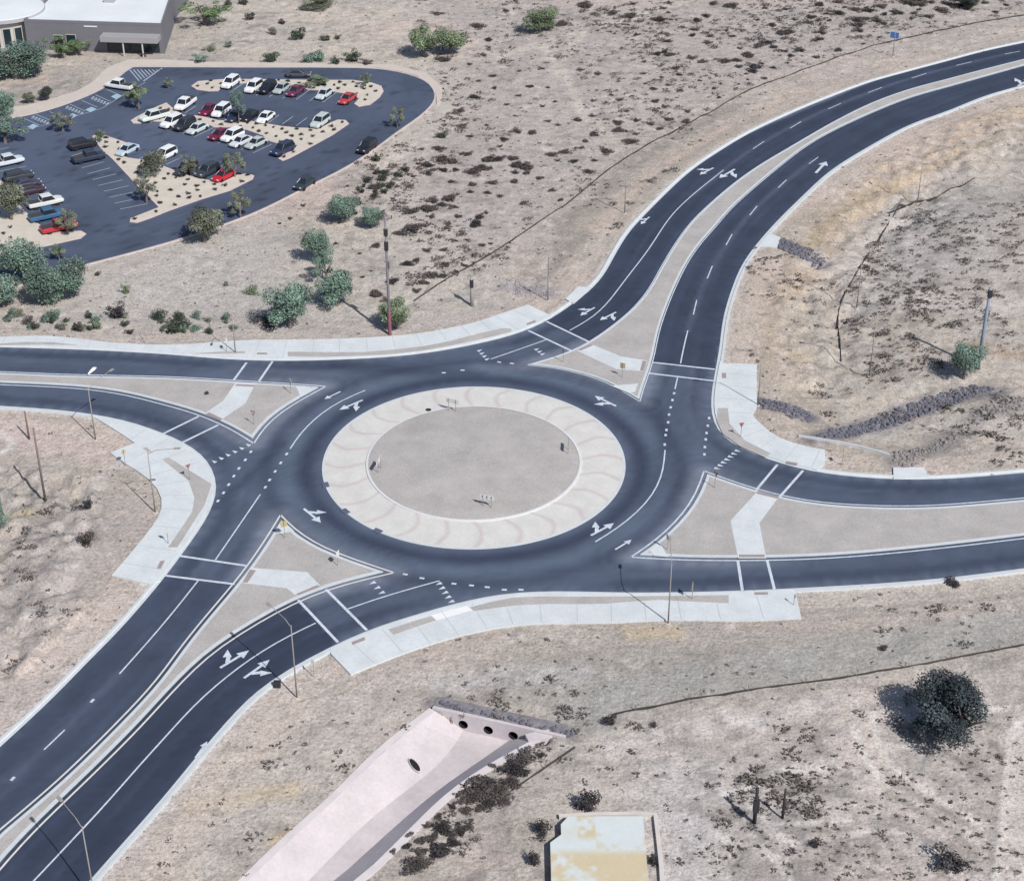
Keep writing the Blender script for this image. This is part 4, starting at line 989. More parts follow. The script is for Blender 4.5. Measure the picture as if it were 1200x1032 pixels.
for a in [
 (350,47,24,3.2,'dgreen','dark round bush above the drive, right of two small ones'), (317,72,22,3,'dgreen','dark round bush touching the top edge of the drive'),
 (362,72,22,2.6,'teal','left lobe of the teal bush above the drive'), (374,71,18,3,'teal','right lobe of the teal bush above the drive'),
 (413,72,26,3,'dgreen','dark bush above the drive, right one of three'), (394,75,16,2.2,'dgreen','small dark bush left of the larger dark one above the drive'),
 (430,75,18,1.6,'brown','brown dry bush right of the dark bushes above the drive'),
 (320,41,14,2.2,'olive','small green bush between dark bushes above the drive'), (293,23,14,2.2,'dark','dark bush right of the bright green tree'),
 (268,8,14,1.8,'dark','dark bush left one at the top frame edge'), (286,6,15,1.8,'dark','dark bush right one at the top frame edge'),
 (381,49,13,1.6,'dgreen','small green bush right of the round dark bush'), (396,47,9,1.4,'dark','tiny dark bush with a point above the drive'),
 (235,73,19,2.6,'teal','round teal bush near the building end of the drive'), (248,58,20,1.5,'pale','pale flat bush above the teal one'),
 (268,56,11,1.8,'olive','small olive bush right of the pale flat one'), (168,66,9,1.3,'dark','dark bush against the grey wall'),
 (331,28,11,1.4,'dark','small dark bush above the small green bush'),
 (148,343,12,2.4,'green','lone oval green bush on the raked dirt below the drive'), (297,344,18,2,'green','green bush left of the wide tree pair'),
 (265,334,7,1.2,'green','tiny green bush on the open dirt'), (114,322,9,1,'dgreen','small dark bush at the dirt edge of the drive'),
 (205,387,34,2.6,'dgreen','broad dark green bush just above the pavement'), (188,375,22,2.4,'dgreen','pointed bush behind the broad dark green one'),
 (137,372,26,3,'char','dark spiky bush left of the broad green bush'), (113,384,16,1.5,'green','green bush above the pavement, third from the left'),
 (96,386,12,1.2,'green','smaller green bush above the pavement, second from the left'), (105,372,12,1.6,'dgreen','green bush behind the pavement bushes'),
 (245,390,13,1.3,'dgreen','small bush above the pavement near the crossing'), (152,390,12,1,'char','low dark bush left of the rock patch'),
 (60,374,30,1.4,'teal','low pale teal bush below the wide corner tree'), (320,377,48,1.2,'char','long low dark clump shaped as tree shade behind the pavement'),  # the long dark clump takes the shape of the tree's shade
 (715,848,20,1.7,'char','dark round bush at the end of the low fence'), (688,948,30,3.2,'char','dark bush touching the back of the flat roof'),
 (636,978,24,2.4,'char','dark bush at the left corner of the flat roof'), (625,1012,20,2.2,'char','dark bush below the one at the roof corner'),
 (1115,1012,44,2.6,'char','large dark bush at the bottom right'), (766,850,10,.8,'brown','small brown bush by the fence on the lower right'),
 (765,1012,16,1.8,'char','dark bush on the right of the flat roof'), (955,990,16,1.3,'char','dark bush in the scrub at the lower right'),
 (104,600,16,2.0,'char','upper bare dark bush on the dirt left of the pavement'), (102,640,26,2.2,'brown','lower grey bare bush on the dirt left of the pavement'),
 (1035,760,12,.9,'brown','small brown bush above the long fence on the right'), (242,462,9,.7,'dark','single dark bush on the gravel of the western island'),
 (441,188,15,1.8,'dgreen','dark green bush on the slope outside the loop drive'), (425,176,12,1.4,'dgreen','green bush beside the black vehicle on the drive'),
 (448,218,13,1.1,'dgreen','upper green bush of two below the loop drive'), (450,224,12,1,'dgreen','lower green bush of two below the loop drive'),
 (420,240,12,1.6,'dgreen','small green bush above the thin tree'), (517,160,17,1.6,'dgreen','dark round bush in the desert right of the loop drive'),
 (935,640,7,.3,'brown','small brown tuft on the large eastern island'), (1117,684,22,.9,'char','dark tuft at the lower kerb of the east road')]:
    bush(a[0], a[1], a[2]*1.05, a[3], a[4], a[5])

def pts_in(P, n, gap, pad=.6):
    A = np.array(P); x0, y0 = A.min(0); x1, y1 = A.max(0); out = []; t = 0
    while len(out) < n and t < 4000:
        t += 1; x = rnd.uniform(x0, x1); y = rnd.uniform(y0, y1)
        if inside(P, np.array([x]), np.array([y]))[0] and all(math.dist((x, y), q) > gap for q in out) and min(math.dist((x, y), tuple(p)) for p in resamp(P+[P[0]], 160)) > pad: out.append((x, y))
    return out
# desert scrub traced from the photograph: crop origin, crop scale, (x, y, width)
SCRUB = [((480,0), 3.333, [(690,20,60),(600,92,50),(270,105,50),(110,50,40),(375,44,25),(310,155,30),(290,212,25),(130,235,55),(235,250,20),(325,297,25),(270,318,20),(330,345,25),(470,340,25),(540,342,18),(250,378,35),(425,373,20),(380,408,18),(520,412,18),(568,394,15),(200,430,35),(205,488,30),(410,450,12),(300,485,15),(540,468,22),(580,482,20),(660,463,30),(715,447,25),(420,512,40),(480,515,35),(120,577,40),(230,600,35),(235,530,22),(370,547,30),(355,572,18),(300,622,35),(145,624,45),(415,642,45),(270,657,45),(560,600,40),(610,588,40),(685,547,25),(720,522,35),(770,587,45),(675,572,20),(640,630,30),(580,626,20),(720,622,22),(695,667,32),(510,692,25),(160,705,20),(245,720,28),(555,737,25),(355,764,22),(590,777,22),(90,780,35),(445,792,25),(860,550,45),(820,502,40),(940,475,30),(975,495,25),(885,517,22),(885,462,25),(850,432,18),(815,472,40),(715,392,20),(730,352,10),(790,370,15),(825,390,25),(735,288,25),(668,274,25),(515,268,25),(430,277,15),(915,240,18),(1015,212,35),(1100,225,35),(1140,238,35),(1165,162,30),(885,135,25),(965,205,20),(1040,265,30),(1055,292,20),(915,292,18),(985,302,18),(1135,315,15),(920,328,15),(1010,335,20),(1060,352,22),(960,395,30),(995,412,25),(1085,430,25),(1015,457,30),(1080,467,30),(1190,345,18),(950,350,25),(855,92,15),(815,102,15),(800,130,12),(735,115,12),(990,25,25),(1010,42,15),(75,670,22),(70,640,40),(35,632,18),(180,660,25),(45,577,20),(85,660,20),(140,300,12),(150,325,12),(130,345,12)]),
 ((840,0), 3.333, [(190,28,20),(270,32,25),(400,12,35),(545,37,40),(370,64,35),(305,72,22),(220,92,30),(160,72,20),(365,87,30),(280,122,50),(415,110,20),(30,238,40),(75,232,35),(125,210,45),(90,184,22),(200,165,45),(175,241,25),(220,260,22),(265,196,25),(290,218,25),(380,158,25),(475,197,28),(570,176,14),(392,222,18),(278,243,14),(185,305,22),(112,288,15),(85,330,12),(120,312,12),(10,378,18),(60,136,22),(40,113,20),(580,70,35),(640,22,40),(690,42,25),(740,17,30),(790,42,20),(760,74,20),(885,55,25),(840,12,30),(615,72,20),(440,77,20),(1090,47,22),(1130,12,20),(950,20,30),(480,5,40),(900,15,40),(500,25,20),(430,50,22),(600,40,22)]),
 ((280,180), 4.0, [(1000,32,50),(960,72,40),(1140,66,60),(1165,22,40),(900,52,30),(890,92,25),(820,97,20),(740,146,25),(680,172,25),(640,152,50),(510,146,15),(720,207,18),(630,205,20),(995,127,25),(1095,143,30),(1025,190,20),(915,217,50),(1005,247,40),(800,270,50),(905,292,35),(1160,277,25),(985,327,30),(1110,322,40),(875,340,18),(760,370,50),(810,355,45),(640,430,40),(880,457,35),(965,452,35),(1010,407,30),(1070,402,20),(1140,427,30),(565,463,18),(620,550,15),(580,582,20),(790,520,50),(830,505,40),(970,522,40),(1060,522,25),(1100,508,15),(900,580,50),(955,582,40),(1020,557,25),(830,652,35),(720,602,50),(640,665,60),(690,690,40),(870,612,40),(455,417,20),(300,240,25),(240,298,20),(190,322,15),(1180,417,20)]),
 ((280,800), 3.0, [(890,290,26),(1060,250,28),(1010,312,26),(985,235,18),(935,345,22),(885,405,45),(930,415,40),(850,435,36),(770,390,24),(750,432,28),(790,360,22),(800,502,30),(700,472,32),(620,492,24),(750,532,28),(640,552,36),(590,572,26),(680,602,24),(540,592,24),(600,532,24),(850,362,18),(720,562,22),(830,390,28),(690,525,24),(660,500,24)])]
lab = {0: ('dry brown scrub bush of the open desert above the roundabout road', 'scrub of the northern desert'), 1: ('low dark scrub bush on the desert at the upper right', 'scrub at the upper right'),
       2: ('dry grey bush on the dirt slope between the pole and the fence', 'scrub on the slope by the utility pole'), 3: ('dark round bush in the thicket along the right rim of the channel', 'bushes along the channel rim')}
for gi, (og, scl, L) in enumerate(SCRUB):
    for x, y, w_ in L:
        px, py = og[0]+x/scl, og[1]+y/scl; wm = w_/scl/ppm(px, py)
        q = G(px, py)
        if inside(lot, np.array([q[0]]), np.array([q[1]]))[0]: continue
        o = bush(px, py+1, w_/scl*1.6, min(1.5, .24*wm+.25), 'brown' if rnd.random() < .75 else 'char', lab[gi][0], lab[gi][1], 'scrub_bush')
for gi, poly, n in ((1, [(840,60),(960,20),(1040,0),(1180,0),(1000,45),(900,80),(850,100)], 34), (1, [(700,0),(860,0),(850,60),(760,70)], 14), (2, [(480,190),(600,180),(640,200),(600,250),(480,300)], 20), (3, [(640,868),(560,920),(470,1000),(480,1020),(520,1000),(610,920)], 26)):
    Q = GL(poly)
    for x, y in pts_in(Q, n, 1.6, .3):
        wm = rnd.uniform(1.2, 3.4); o = bpy.data.objects.new('scrub_bush', bush_proto(rnd.choice(('brown','brown','char')), rnd.randrange(3))); C.objects.link(o)
        o.location = (x, y, gz(x, y)-.05); o.rotation_euler = (0, 0, rnd.uniform(0, 6.3)); o.scale = (wm*1.2, wm, .3+.25*wm); prop(o, lab[gi][0], 'bush', lab[gi][1])
for k in range(34):
    px = rnd.uniform(2, 330); py = rnd.uniform(368, 391) if px < 270 else rnd.uniform(372, 386)
    if 150 < px < 185: continue
    bush(px, py, rnd.uniform(8, 19), rnd.uniform(.8, 1.9), rnd.choice(('dgreen','olive','teal','brown')), 'low dusty shrub in the loose row above the western pavement', 'shrubs above the western pavement')
for k in range(26):
    px = rnd.uniform(395, 480); py = 250-(px-395)*.75+rnd.uniform(-14, 16)
    bush(px, py, rnd.uniform(6, 14), rnd.uniform(.6, 1.4), rnd.choice(('dgreen','char','brown')), 'dark shrub on the bank outside the bend of the loop drive', 'shrubs outside the loop drive')
# small dark plants set out in the planting beds
for P, n, l, g in ((islA, 30, 'small dark shrub planted in the topmost car park bed', 'shrubs in the top bed'), (islB, 46, 'small dark shrub planted in the long middle car park bed', 'shrubs in the middle bed'), (islC, 42, 'small dark shrub planted in the triangular car park bed', 'shrubs in the triangular bed'), (islD, 16, 'small dark shrub planted in the bed at the left frame edge', 'shrubs in the left bed')):
    for x, y in pts_in(P, n, 1.7):
        o = bpy.data.objects.new('bed_shrub', bush_proto('char', rnd.randrange(3))); C.objects.link(o); s = rnd.uniform(.7, 1.25)
        o.location = (x, y, .12); o.scale = (s, s*.85, .55); o.rotation_euler = (0, 0, rnd.uniform(0, 6.3)); prop(o, l, 'shrub', g)
# weeds and burrs too many to count: one sheet of tufts
def tufts(name, zones, seed, tint, size):
    r = random.Random(seed); P = []; cols = []
    for poly, dens in zones:
        thr = -.3 if dens == .62 else (-9 if dens in (.05, .5) else -.02)
        Q = GL(poly); A = abs(area(Q)); x0, y0 = np.min(Q, 0); x1, y1 = np.max(Q, 0); n = int((x1-x0)*(y1-y0)*dens)
        xx = np.array([r.uniform(x0, x1) for _ in range(n)]); yy = np.array([r.uniform(y0, y1) for _ in range(n)])
        ok = inside(Q, xx, yy) & ~inside(road_poly, xx, yy) & ~inside(lot, xx, yy) & (vnoise(xx, yy, .11, seed, 3)+.3*vnoise(xx, yy, .5, seed+3, 2) > thr) & ~((xx < g1x+3) & (yy > g0y-3)) & ~((xx > bx0-1) & (xx < bx1+1) & (yy < by0+2))
        for S in (P_sw_n, P_sw_e, P_sw_w, P_sw_s, ch_poly, walk_lot, *pads): ok &= ~inside(S, xx, yy)
        for x, y in zip(xx[ok], yy[ok]):
            s = size*(r.choice((.3,.4,.5,.7,.9)) if thr < -5 else r.choice((.5,.7,.9,1.1,1.7,2.6))); zz = gz(x, y)
            for k in range(int(10+16*s)):
                a = r.uniform(0, 6.28); b = a+r.uniform(.6, 1.4); q = (.10+.16*s)*r.uniform(.5, 1.3); ra = r.uniform(0, 6.28); rq = s*math.sqrt(r.random())*.8; zz2 = zz+.35*s*(1-rq/s)
                cx, cy = x+rq*math.cos(ra), y+rq*.8*math.sin(ra)
                P += [(cx, cy, zz2*.5+zz*.5), (cx+q*math.cos(a), cy+q*math.sin(a), zz2+q*r.uniform(0,.8)), (cx+q*math.cos(b), cy+q*math.sin(b), zz2+q*r.uniform(0,.8))]
                t = r.uniform(.6, 1.5); cols += [tuple(c*t for c in tint)]*3
    me = bpy.data.meshes.new(name); me.from_pydata(P, [], [(i, i+1, i+2) for i in range(0, len(P), 3)]); me.update()
    set_attr(me, 'leaf', np.array(cols)); me.materials.append(M_leaf['teal']); o = bpy.data.objects.new(name, me); C.objects.link(o); prop(o, kind='stuff'); return o
tufts('weeds', [([(0,0),(1200,0),(1200,1045),(0,1045)], .05), ([(840,880),(1060,900),(1200,870),(1200,1045),(820,1045)], .5), ([(480,0),(1200,0),(1200,15),(900,90),(700,220),(560,320),(470,340),(420,260),(520,120)], .22), ([(660,0),(1180,0),(900,85),(800,110)], .35), ([(1040,245),(1200,205),(1200,340),(1080,380),(1010,400),(985,350)], .62),
   ([(990,360),(1100,400),(1110,440),(1000,440)], .62), ([(1040,330),(1200,320),(1200,420),(1150,410),(1100,390)], .4), ([(870,290),(980,300),(980,500),(880,480)], .25), ([(640,860),(900,830),(1200,790),(1200,1045),(640,1045)], .25),
   ([(860,900),(1060,920),(1140,1040),(840,1040)], 1.5), ([(0,560),(110,580),(120,700),(0,800)], .4), ([(400,800),(520,780),(700,770),(690,850),(520,840),(400,900)], .35),
   ([(520,960),(560,900),(640,870),(600,960),(520,1040),(440,1040)], .8), ([(940,720),(1200,690),(1200,760),(900,790)], .3), ([(1130,900),(1180,880),(1170,960),(1150,990)], .9),
   ([(400,200),(470,160),(540,130),(560,300),(480,340),(440,300)], .7), ([(560,300),(800,140),(840,170),(700,290),(640,340)], .18), ([(980,480),(1200,440),(1200,545),(1100,550),(1000,530)], .6), ([(160,1032),(330,840),(430,800),(460,850),(290,1032)], .18)], 5, (.10,.087,.083), .42)

# ------------------------------------------------------------------ vehicles
GLASS = mat('car_glass', (.02,.025,.035), .12, spec=.6); TYRE = mat('tyre', (.02,.02,.022), .9); LAMPW = mat('headlamp', (.6,.6,.62), .2); LAMPR = mat('taillamp', (.3,.02,.02), .3)
PAINT = {}
def paint(c):
    if c not in PAINT: PAINT[c] = mat('car_paint_%d' % len(PAINT), c, .35, spec=.5)
    return PAINT[c]
def loft(st):
    """st: (x, zlo, zhi, half width, shoulder) stations along the car"""
    mb = MB(); vs = []; n = 10
    for x, z0, z1, hw, sh in st:
        zm = z0+(z1-z0)*.62
        vs += [(x,-hw*.86,z0),(x,-hw,z0+.12),(x,-hw,zm),(x,-hw*sh,z1-.03),(x,-hw*sh*.6,z1),(x,hw*sh*.6,z1),(x,hw*sh,z1-.03),(x,hw,zm),(x,hw,z0+.12),(x,hw*.86,z0)]
    fs = [(i*n+k, i*n+(k+1) % n, (i+1)*n+(k+1) % n, (i+1)*n+k) for i in range(len(st)-1) for k in range(n)]
    fs += [tuple(range(n)), tuple(range((len(st)-1)*n, len(st)*n))]
    mb.add(vs, fs); return mb
def cabin(x, z0, z1, w0, w1):
    """x: rear base, rear top, front top, front base"""
    a, b, c, d = x; mb = MB()
    mb.add([(a,-w0,z0),(d,-w0,z0),(d,w0,z0),(a,w0,z0),(b,-w1,z1),(c,-w1,z1),(c,w1,z1),(b,w1,z1)], [(0,1,5,4),(1,2,6,5),(2,3,7,6),(3,0,4,7),(4,5,6,7)]); return mb
def make_vehicle(kind):
    r = empty(kind, (0, 0, -50))
    if kind == 'sedan':
        L = 4.7; bz = .82
        body = loft([(-2.35,.35,.80,.70,.9),(-2.2,.25,.92,.86,.9),(-1.3,.2,.96,.9,.92),(.6,.2,.93,.9,.92),(1.6,.2,.82,.88,.9),(2.2,.25,.70,.8,.88),(2.35,.35,.6,.66,.85)])
        cab = cabin((-1.75,-1.05,.25,1.05), .90, 1.42, .80, .60); roof = MB().box((-.4,0,1.435), (1.42,1.24,.05)); pil = (-1.75,-1.05,.25,1.05,.9,1.42,.8,.6)
    elif kind == 'suv':
        L = 4.8
        body = loft([(-2.4,.4,1.0,.78,.92),(-2.3,.3,1.08,.92,.94),(-1.3,.25,1.1,.95,.94),(.8,.25,1.08,.95,.94),(1.7,.28,1.0,.93,.93),(2.25,.32,.9,.86,.9),(2.4,.42,.75,.72,.88)])
        cab = cabin((-2.3,-2.0,.35,1.05), 1.06, 1.72, .87, .70); roof = MB().box((-.82,0,1.74), (2.4,1.44,.06)); pil = (-2.3,-2.0,.35,1.05,1.06,1.72,.87,.7)
    else:
        L = 5.7
        body = loft([(-2.85,.5,1.02,.88,.96),(-2.75,.4,1.1,.97,.97),(-.6,.35,1.1,.98,.97),(.9,.35,1.12,.98,.94),(2.2,.38,1.08,.95,.92),(2.7,.42,.95,.9,.9),(2.85,.5,.8,.78,.88)])
        cab = cabin((-.75,-.6,.95,1.5), 1.1, 1.80, .88, .74); roof = MB().box((.17,0,1.82), (1.62,1.5,.06)); pil = (-.75,-.6,.95,1.5,1.1,1.8,.88,.74)
    body.build('body', GLASS, r, smooth=False, bevel=.04)
    cab.build('window', GLASS, r); roof.build('roof', GLASS, r, bevel=.02)
    a, b, c, d, z0, z1, w0, w1 = pil
    for sgn in (-1, 1):
        MB().tube([(a, sgn*w0, z0), (b, sgn*w1, z1), (c, sgn*w1, z1), (d, sgn*w0, z0)], .05, 4).build('pillar', GLASS, r)
    for sx in (-1, 1):
        for sy in (-1, 1):
            MB().tube([(sx*L*.31, sy*.72, .34), (sx*L*.31, sy*.95, .34)], .34, 14).build('wheel', TYRE, r)
    for sy in (-1, 1):
        MB().box((L/2-.1, sy*.58, .68 if kind == 'sedan' else .85), (.14,.3,.12)).build('headlight', LAMPW, r)
        MB().box((-L/2+.06, sy*.62, .75 if kind == 'sedan' else .92), (.12,.2,.18)).build('tail_light', LAMPR, r)
    if kind == 'pickup':
        MB().box((-1.78, 0, 1.115), (1.85,1.5,.03)).build('bed', mat('bed_liner', (.05,.05,.055), .9), r)
    return r
PROTO = {}
W_ = (.72,.74,.76); SIL = (.36,.42,.44); BLK = (.016,.018,.026); NAVY = (.025,.035,.075); RED = (.30,.018,.03); DRED = (.16,.012,.045)
def car(kind, c, d, colr, label, group=None):
    """c: where its middle is seen, d: image direction its front points"""
    x, y = G(c[0], c[1], .7); a = G(c[0], c[1]); b = G(c[0]+d[0], c[1]+d[1]); th = math.atan2(b[1]-a[1], b[0]-a[0])
    if kind not in PROTO: PROTO[kind] = make_vehicle(kind); r = PROTO[kind]
    else: r = copy_tree(PROTO[kind])
    r.location = (x, y, .025); r.rotation_euler = (0, 0, th)
    for o in r.children:
        if o.name.split('.')[0] in ('body', 'roof', 'pillar'):
            s = o.material_slots[0]; s.link = 'OBJECT'; s.material = paint(colr)
    prop(r, label, {'sedan': 'car', 'suv': 'car', 'pickup': 'pickup truck'}[kind], group or 'vehicles in the car park')
A = (-16, 11); Bu = (-12.5, 9); Bl = (-21, 10); Cu = (-17, 8.5); Lf = (21, -4.5)
for a in [
 ('suv',(270,97),A,W_,'white car parked beside the oval end of the topmost bed'), ('suv',(297,102),A,W_,'white car touching the black one in the top row'),
 ('suv',(313,103),A,BLK,'black car in the top row right of two white ones'), ('sedan',(330,103),A,SIL,'silver green car between the black and maroon cars in the top row'),
 ('sedan',(346,106),A,(.14,.03,.075),'maroon car in the top row'), ('sedan',(380,109.5),A,(.5,.56,.6),'pale car parked alone in the middle of the top row'),
 ('sedan',(407,115),A,(.42,.05,.06),'red car at the right end of the top row'),
 ('pickup',(217,121.5),Bu,W_,'large white pickup facing the left end of the middle bed'), ('pickup',(181,136),(-26,7),(.6,.65,.64),'white pickup with a dark windscreen beside the thin green tree'),
 ('sedan',(244,128),Bu,DRED,'dark red car in the upper side of the middle row'), ('suv',(259,130),Bu,W_,'white car right of the dark red one in the middle row'),
 ('sedan',(275,136),Bu,NAVY,'navy car under the narrow tree in the middle row'), ('sedan',(292,135),Bu,BLK,'black car left of the white one in the middle row'),
 ('sedan',(311,137),Bu,W_,'white car with open bays on its right in the middle row'), ('suv',(375,142.5),Bu,(.45,.52,.52),'lone pale green car at the right end of the middle bed'),
 ('suv',(201,143),Bl,W_,'white car first on the lower side of the middle bed'), ('suv',(216,146),Bl,(.03,.035,.045),'black car between white and silver cars below the middle bed'),
 ('sedan',(231,150),Bl,(.5,.56,.57),'silver car third on the lower side of the middle bed'), ('sedan',(257,157),Bl,DRED,'dark red car on the lower side of the middle bed'),
 ('suv',(272,159),Bl,W_,'white car right of the dark red one below the middle bed'), ('sedan',(282,165),Bl,(.55,.58,.64),'small pale car between the white and silver cars below the bed'),
 ('sedan',(300,167),Bl,(.42,.47,.48),'silver car in front of the empty bay below the middle bed'), ('suv',(331,175),Bl,(.03,.04,.085),'dark blue car alone beside the right tip of the middle bed'),
 ('sedan',(149,175),Cu,(.42,.52,.60),'pale blue car at the top of the triangular bed'), ('suv',(193,181),Cu,W_,'white car alone on the upper side of the triangular bed'),
 ('suv',(218,198),Cu,(.05,.055,.065),'charcoal car under the thin tree on the triangular bed'), ('suv',(243,200),Cu,(.04,.05,.065),'dark car left of the red one on the triangular bed'),
 ('sedan',(262,205),Cu,(.45,.015,.03),'bright red car near the right tip of the triangular bed'),
 ('suv',(430,172),(-14,11),BLK,'black car driving up the right side of the loop drive'), ('sedan',(357,214),(-14,9),(.03,.045,.06),'dark car with silver roof driving on the lower loop drive'),
 ('sedan',(350,86),(1,0),(.06,.065,.08),'dark car on the top drive behind the topmost bed'),
 ('pickup',(140,100),(-26,-4),W_,'white pickup parked by the striped bay near the building'),
 ('suv',(97,169),Lf,BLK,'black car in the shade at the left of the triangular bed'), ('pickup',(104,184),Lf,(.03,.04,.075),'dark blue pickup just below the black car by the triangular bed'),
 ('pickup',(8,189),Lf,(.55,.60,.66),'pale pickup at the left frame edge, topmost of its row'), ('suv',(22,206),Lf,(.04,.05,.06),'black car second from the top in the left edge row'),
 ('sedan',(31,214.5),Lf,(.055,.05,.085),'dark purple car third from the top in the left edge row'), ('sedan',(36,222),Lf,(.05,.025,.045),'dark maroon car fourth from the top in the left edge row'),
 ('pickup',(53,236.5),Lf,(.6,.63,.62),'white pickup in the left row above the blue one'), ('pickup',(55,252),Lf,(.04,.12,.24),'blue pickup in the left row above the red one'),
 ('pickup',(69,265.5),Lf,(.40,.03,.05),'red pickup at the bottom of the left row'),
 ('sedan',(-12,172),Lf,SIL,'silver car above the pale pickup at the left frame edge') if 0 else None]:
    if a: car(*a)

# ------------------------------------------------------------------ street lamps and poles
def lamp(bx, by, h, arm, label, zb=None, group='street lamps around the roundabout'):
    """arm: ground vector of the arm"""
    x, y = G(bx, by); z0 = gz(x, y) if zb is None else zb; r = empty('street_lamp', (x, y, z0)); prop(r, label, 'street lamp', group)
    MB().tube([(0,0,-.4),(0,0,.06)], .3, 14).build('footing', M_tan, r)
    MB().tube([(0,0,.1),(0,0,h*.5),(0,0,h)], [.085,.065,.045], 10).build('pole', M_galv, r, smooth=True)
    ax, ay = arm; MB().tube([(0,0,h-.3),(ax*.3,ay*.3,h+.15),(ax,ay,h+.3)], [.045,.04,.035], 6).build('arm', M_galv, r)
    a = math.atan2(ay, ax); MB().box((ax*1.12, ay*1.12, h+.3), (.75,.32,.12), a).build('lamp_head', M_galv, r, bevel=.04)
    return r
T_ = math.tan(SUN_EL)
for bx, by, sh, arm, l in [
 (783,730,7.7,(.1,3.6),'street lamp behind the southern pavement, below the roundabout'), (348,817,9,(-2.2,2.6),'street lamp on the dirt beside the turn arrows of the southwest road'),
 (112,1058,9,(-2.2,2.6),'street lamp at the lower left end of the southwest road'), (112,515,7.4,(1.9,3.4),'street lamp on the dirt just below the western road'),
 (182,600,8.2,(3,.2),'street lamp left of the western pavement bend'), (276,414,6,(0,-2.2),'street lamp in the strip above the western crossing'),
 (888,475,7.4,(-2.5,.5),'street lamp at the corner of the eastern pavement'), (1020,431,10,(-2,.5),'street lamp on the dirt below the rock strip, right of the road'),
 (1005,351,8.5,(-2.5,1),'street lamp beside the bend of the low fence'), (1076,231,7.6,(-2,1),'street lamp uphill beside the scrub right of the curving road'),
 (732,250,7.7,(2.2,-.8),'street lamp on the dirt above the curving road'), (642,352,6.9,(1.5,-2),'street lamp beside the concrete pad above the north crossing'),
 (1046,67,6,(1.5,-2.5),'street lamp farthest up the curving road')]: lamp(bx, by, sh*T_*.98, arm, l)
def upole(bx, by, h, rad, label, m=M_wood, extras=(), shape=None):
    x, y = G(bx, by); r = empty('utility_pole', (x, y, gz(x, y))); prop(r, label, 'utility pole')
    MB().tube([(0,0,-.5),(0,0,h*.5),(0,0,h)], [rad, rad*.85, rad*.68], 10).build('pole', m, r, smooth=True)
    for kind, z, s in extras:
        if kind == 'transformer': MB().tube([(.45,-.1,z),(.45,-.1,z+1.1)], .32, 14).build('transformer', M_galv, r)
        if kind == 'crossarm': MB().box((0,0,z), (s,.14,.16), .4).build('crossarm', M_wood, r)
        if kind == 'box': MB().box((0,-.15,z), (.55,.45,s)).build('equipment_box', M_blackm, r, bevel=.03)
        if kind == 'band': MB().tube([(0,0,.05),(0,0,s)], rad*1.15, 10).build('guard', mat('red_guard', (.22,.09,.11), .8, .2, 1), r)
        if kind == 'insulators':
            ib = MB()
            for k in (-1, 0, 1): ib.tube([(k*s*.45*math.cos(.4), k*s*.45*math.sin(.4), z), (k*s*.45*math.cos(.4), k*s*.45*math.sin(.4), z+.3)], .07, 6)
            ib.build('insulator', M_blackm, r)
    return r
upole(457,392,18,.22,'tall utility pole with a transformer and reddish foot above the road', mat('grey_pole', (.20,.18,.21), .9, .25, .6), [('band',0,3.8),('transformer',10.2,0),('crossarm',17.3,2.0),('insulators',17.4,2.0),('box',13.5,1.2),('box',15.5,.9)])
upole(1146,430,12,.26,'bluish steel pole standing in scrub at the right', mat('blue_steel', (.20,.26,.35), .6, .3, .7), [('box',11.2,1.0)])
upole(553,359,4.6,.28,'short grey post with a dark top above the northern pavement', mat('pale_post', (.30,.29,.29), .9, .1, 1), [('box',3.6,1.1)])
upole(53,585,10,.15,'thick bare pole standing on the dirt at the left', M_wood)
upole(34,512,4.0,.13,'short brown pole on the dirt below the western road', mat('brown_pole', (.17,.12,.115), .9))
upole(884,963,4.3,.20,'stout dark pole with a box, left of two at the lower right', M_blackm, [('box',2.2,1.3)])
upole(917,957,3.6,.14,'plain dark pole, right of two at the lower right', M_blackm)

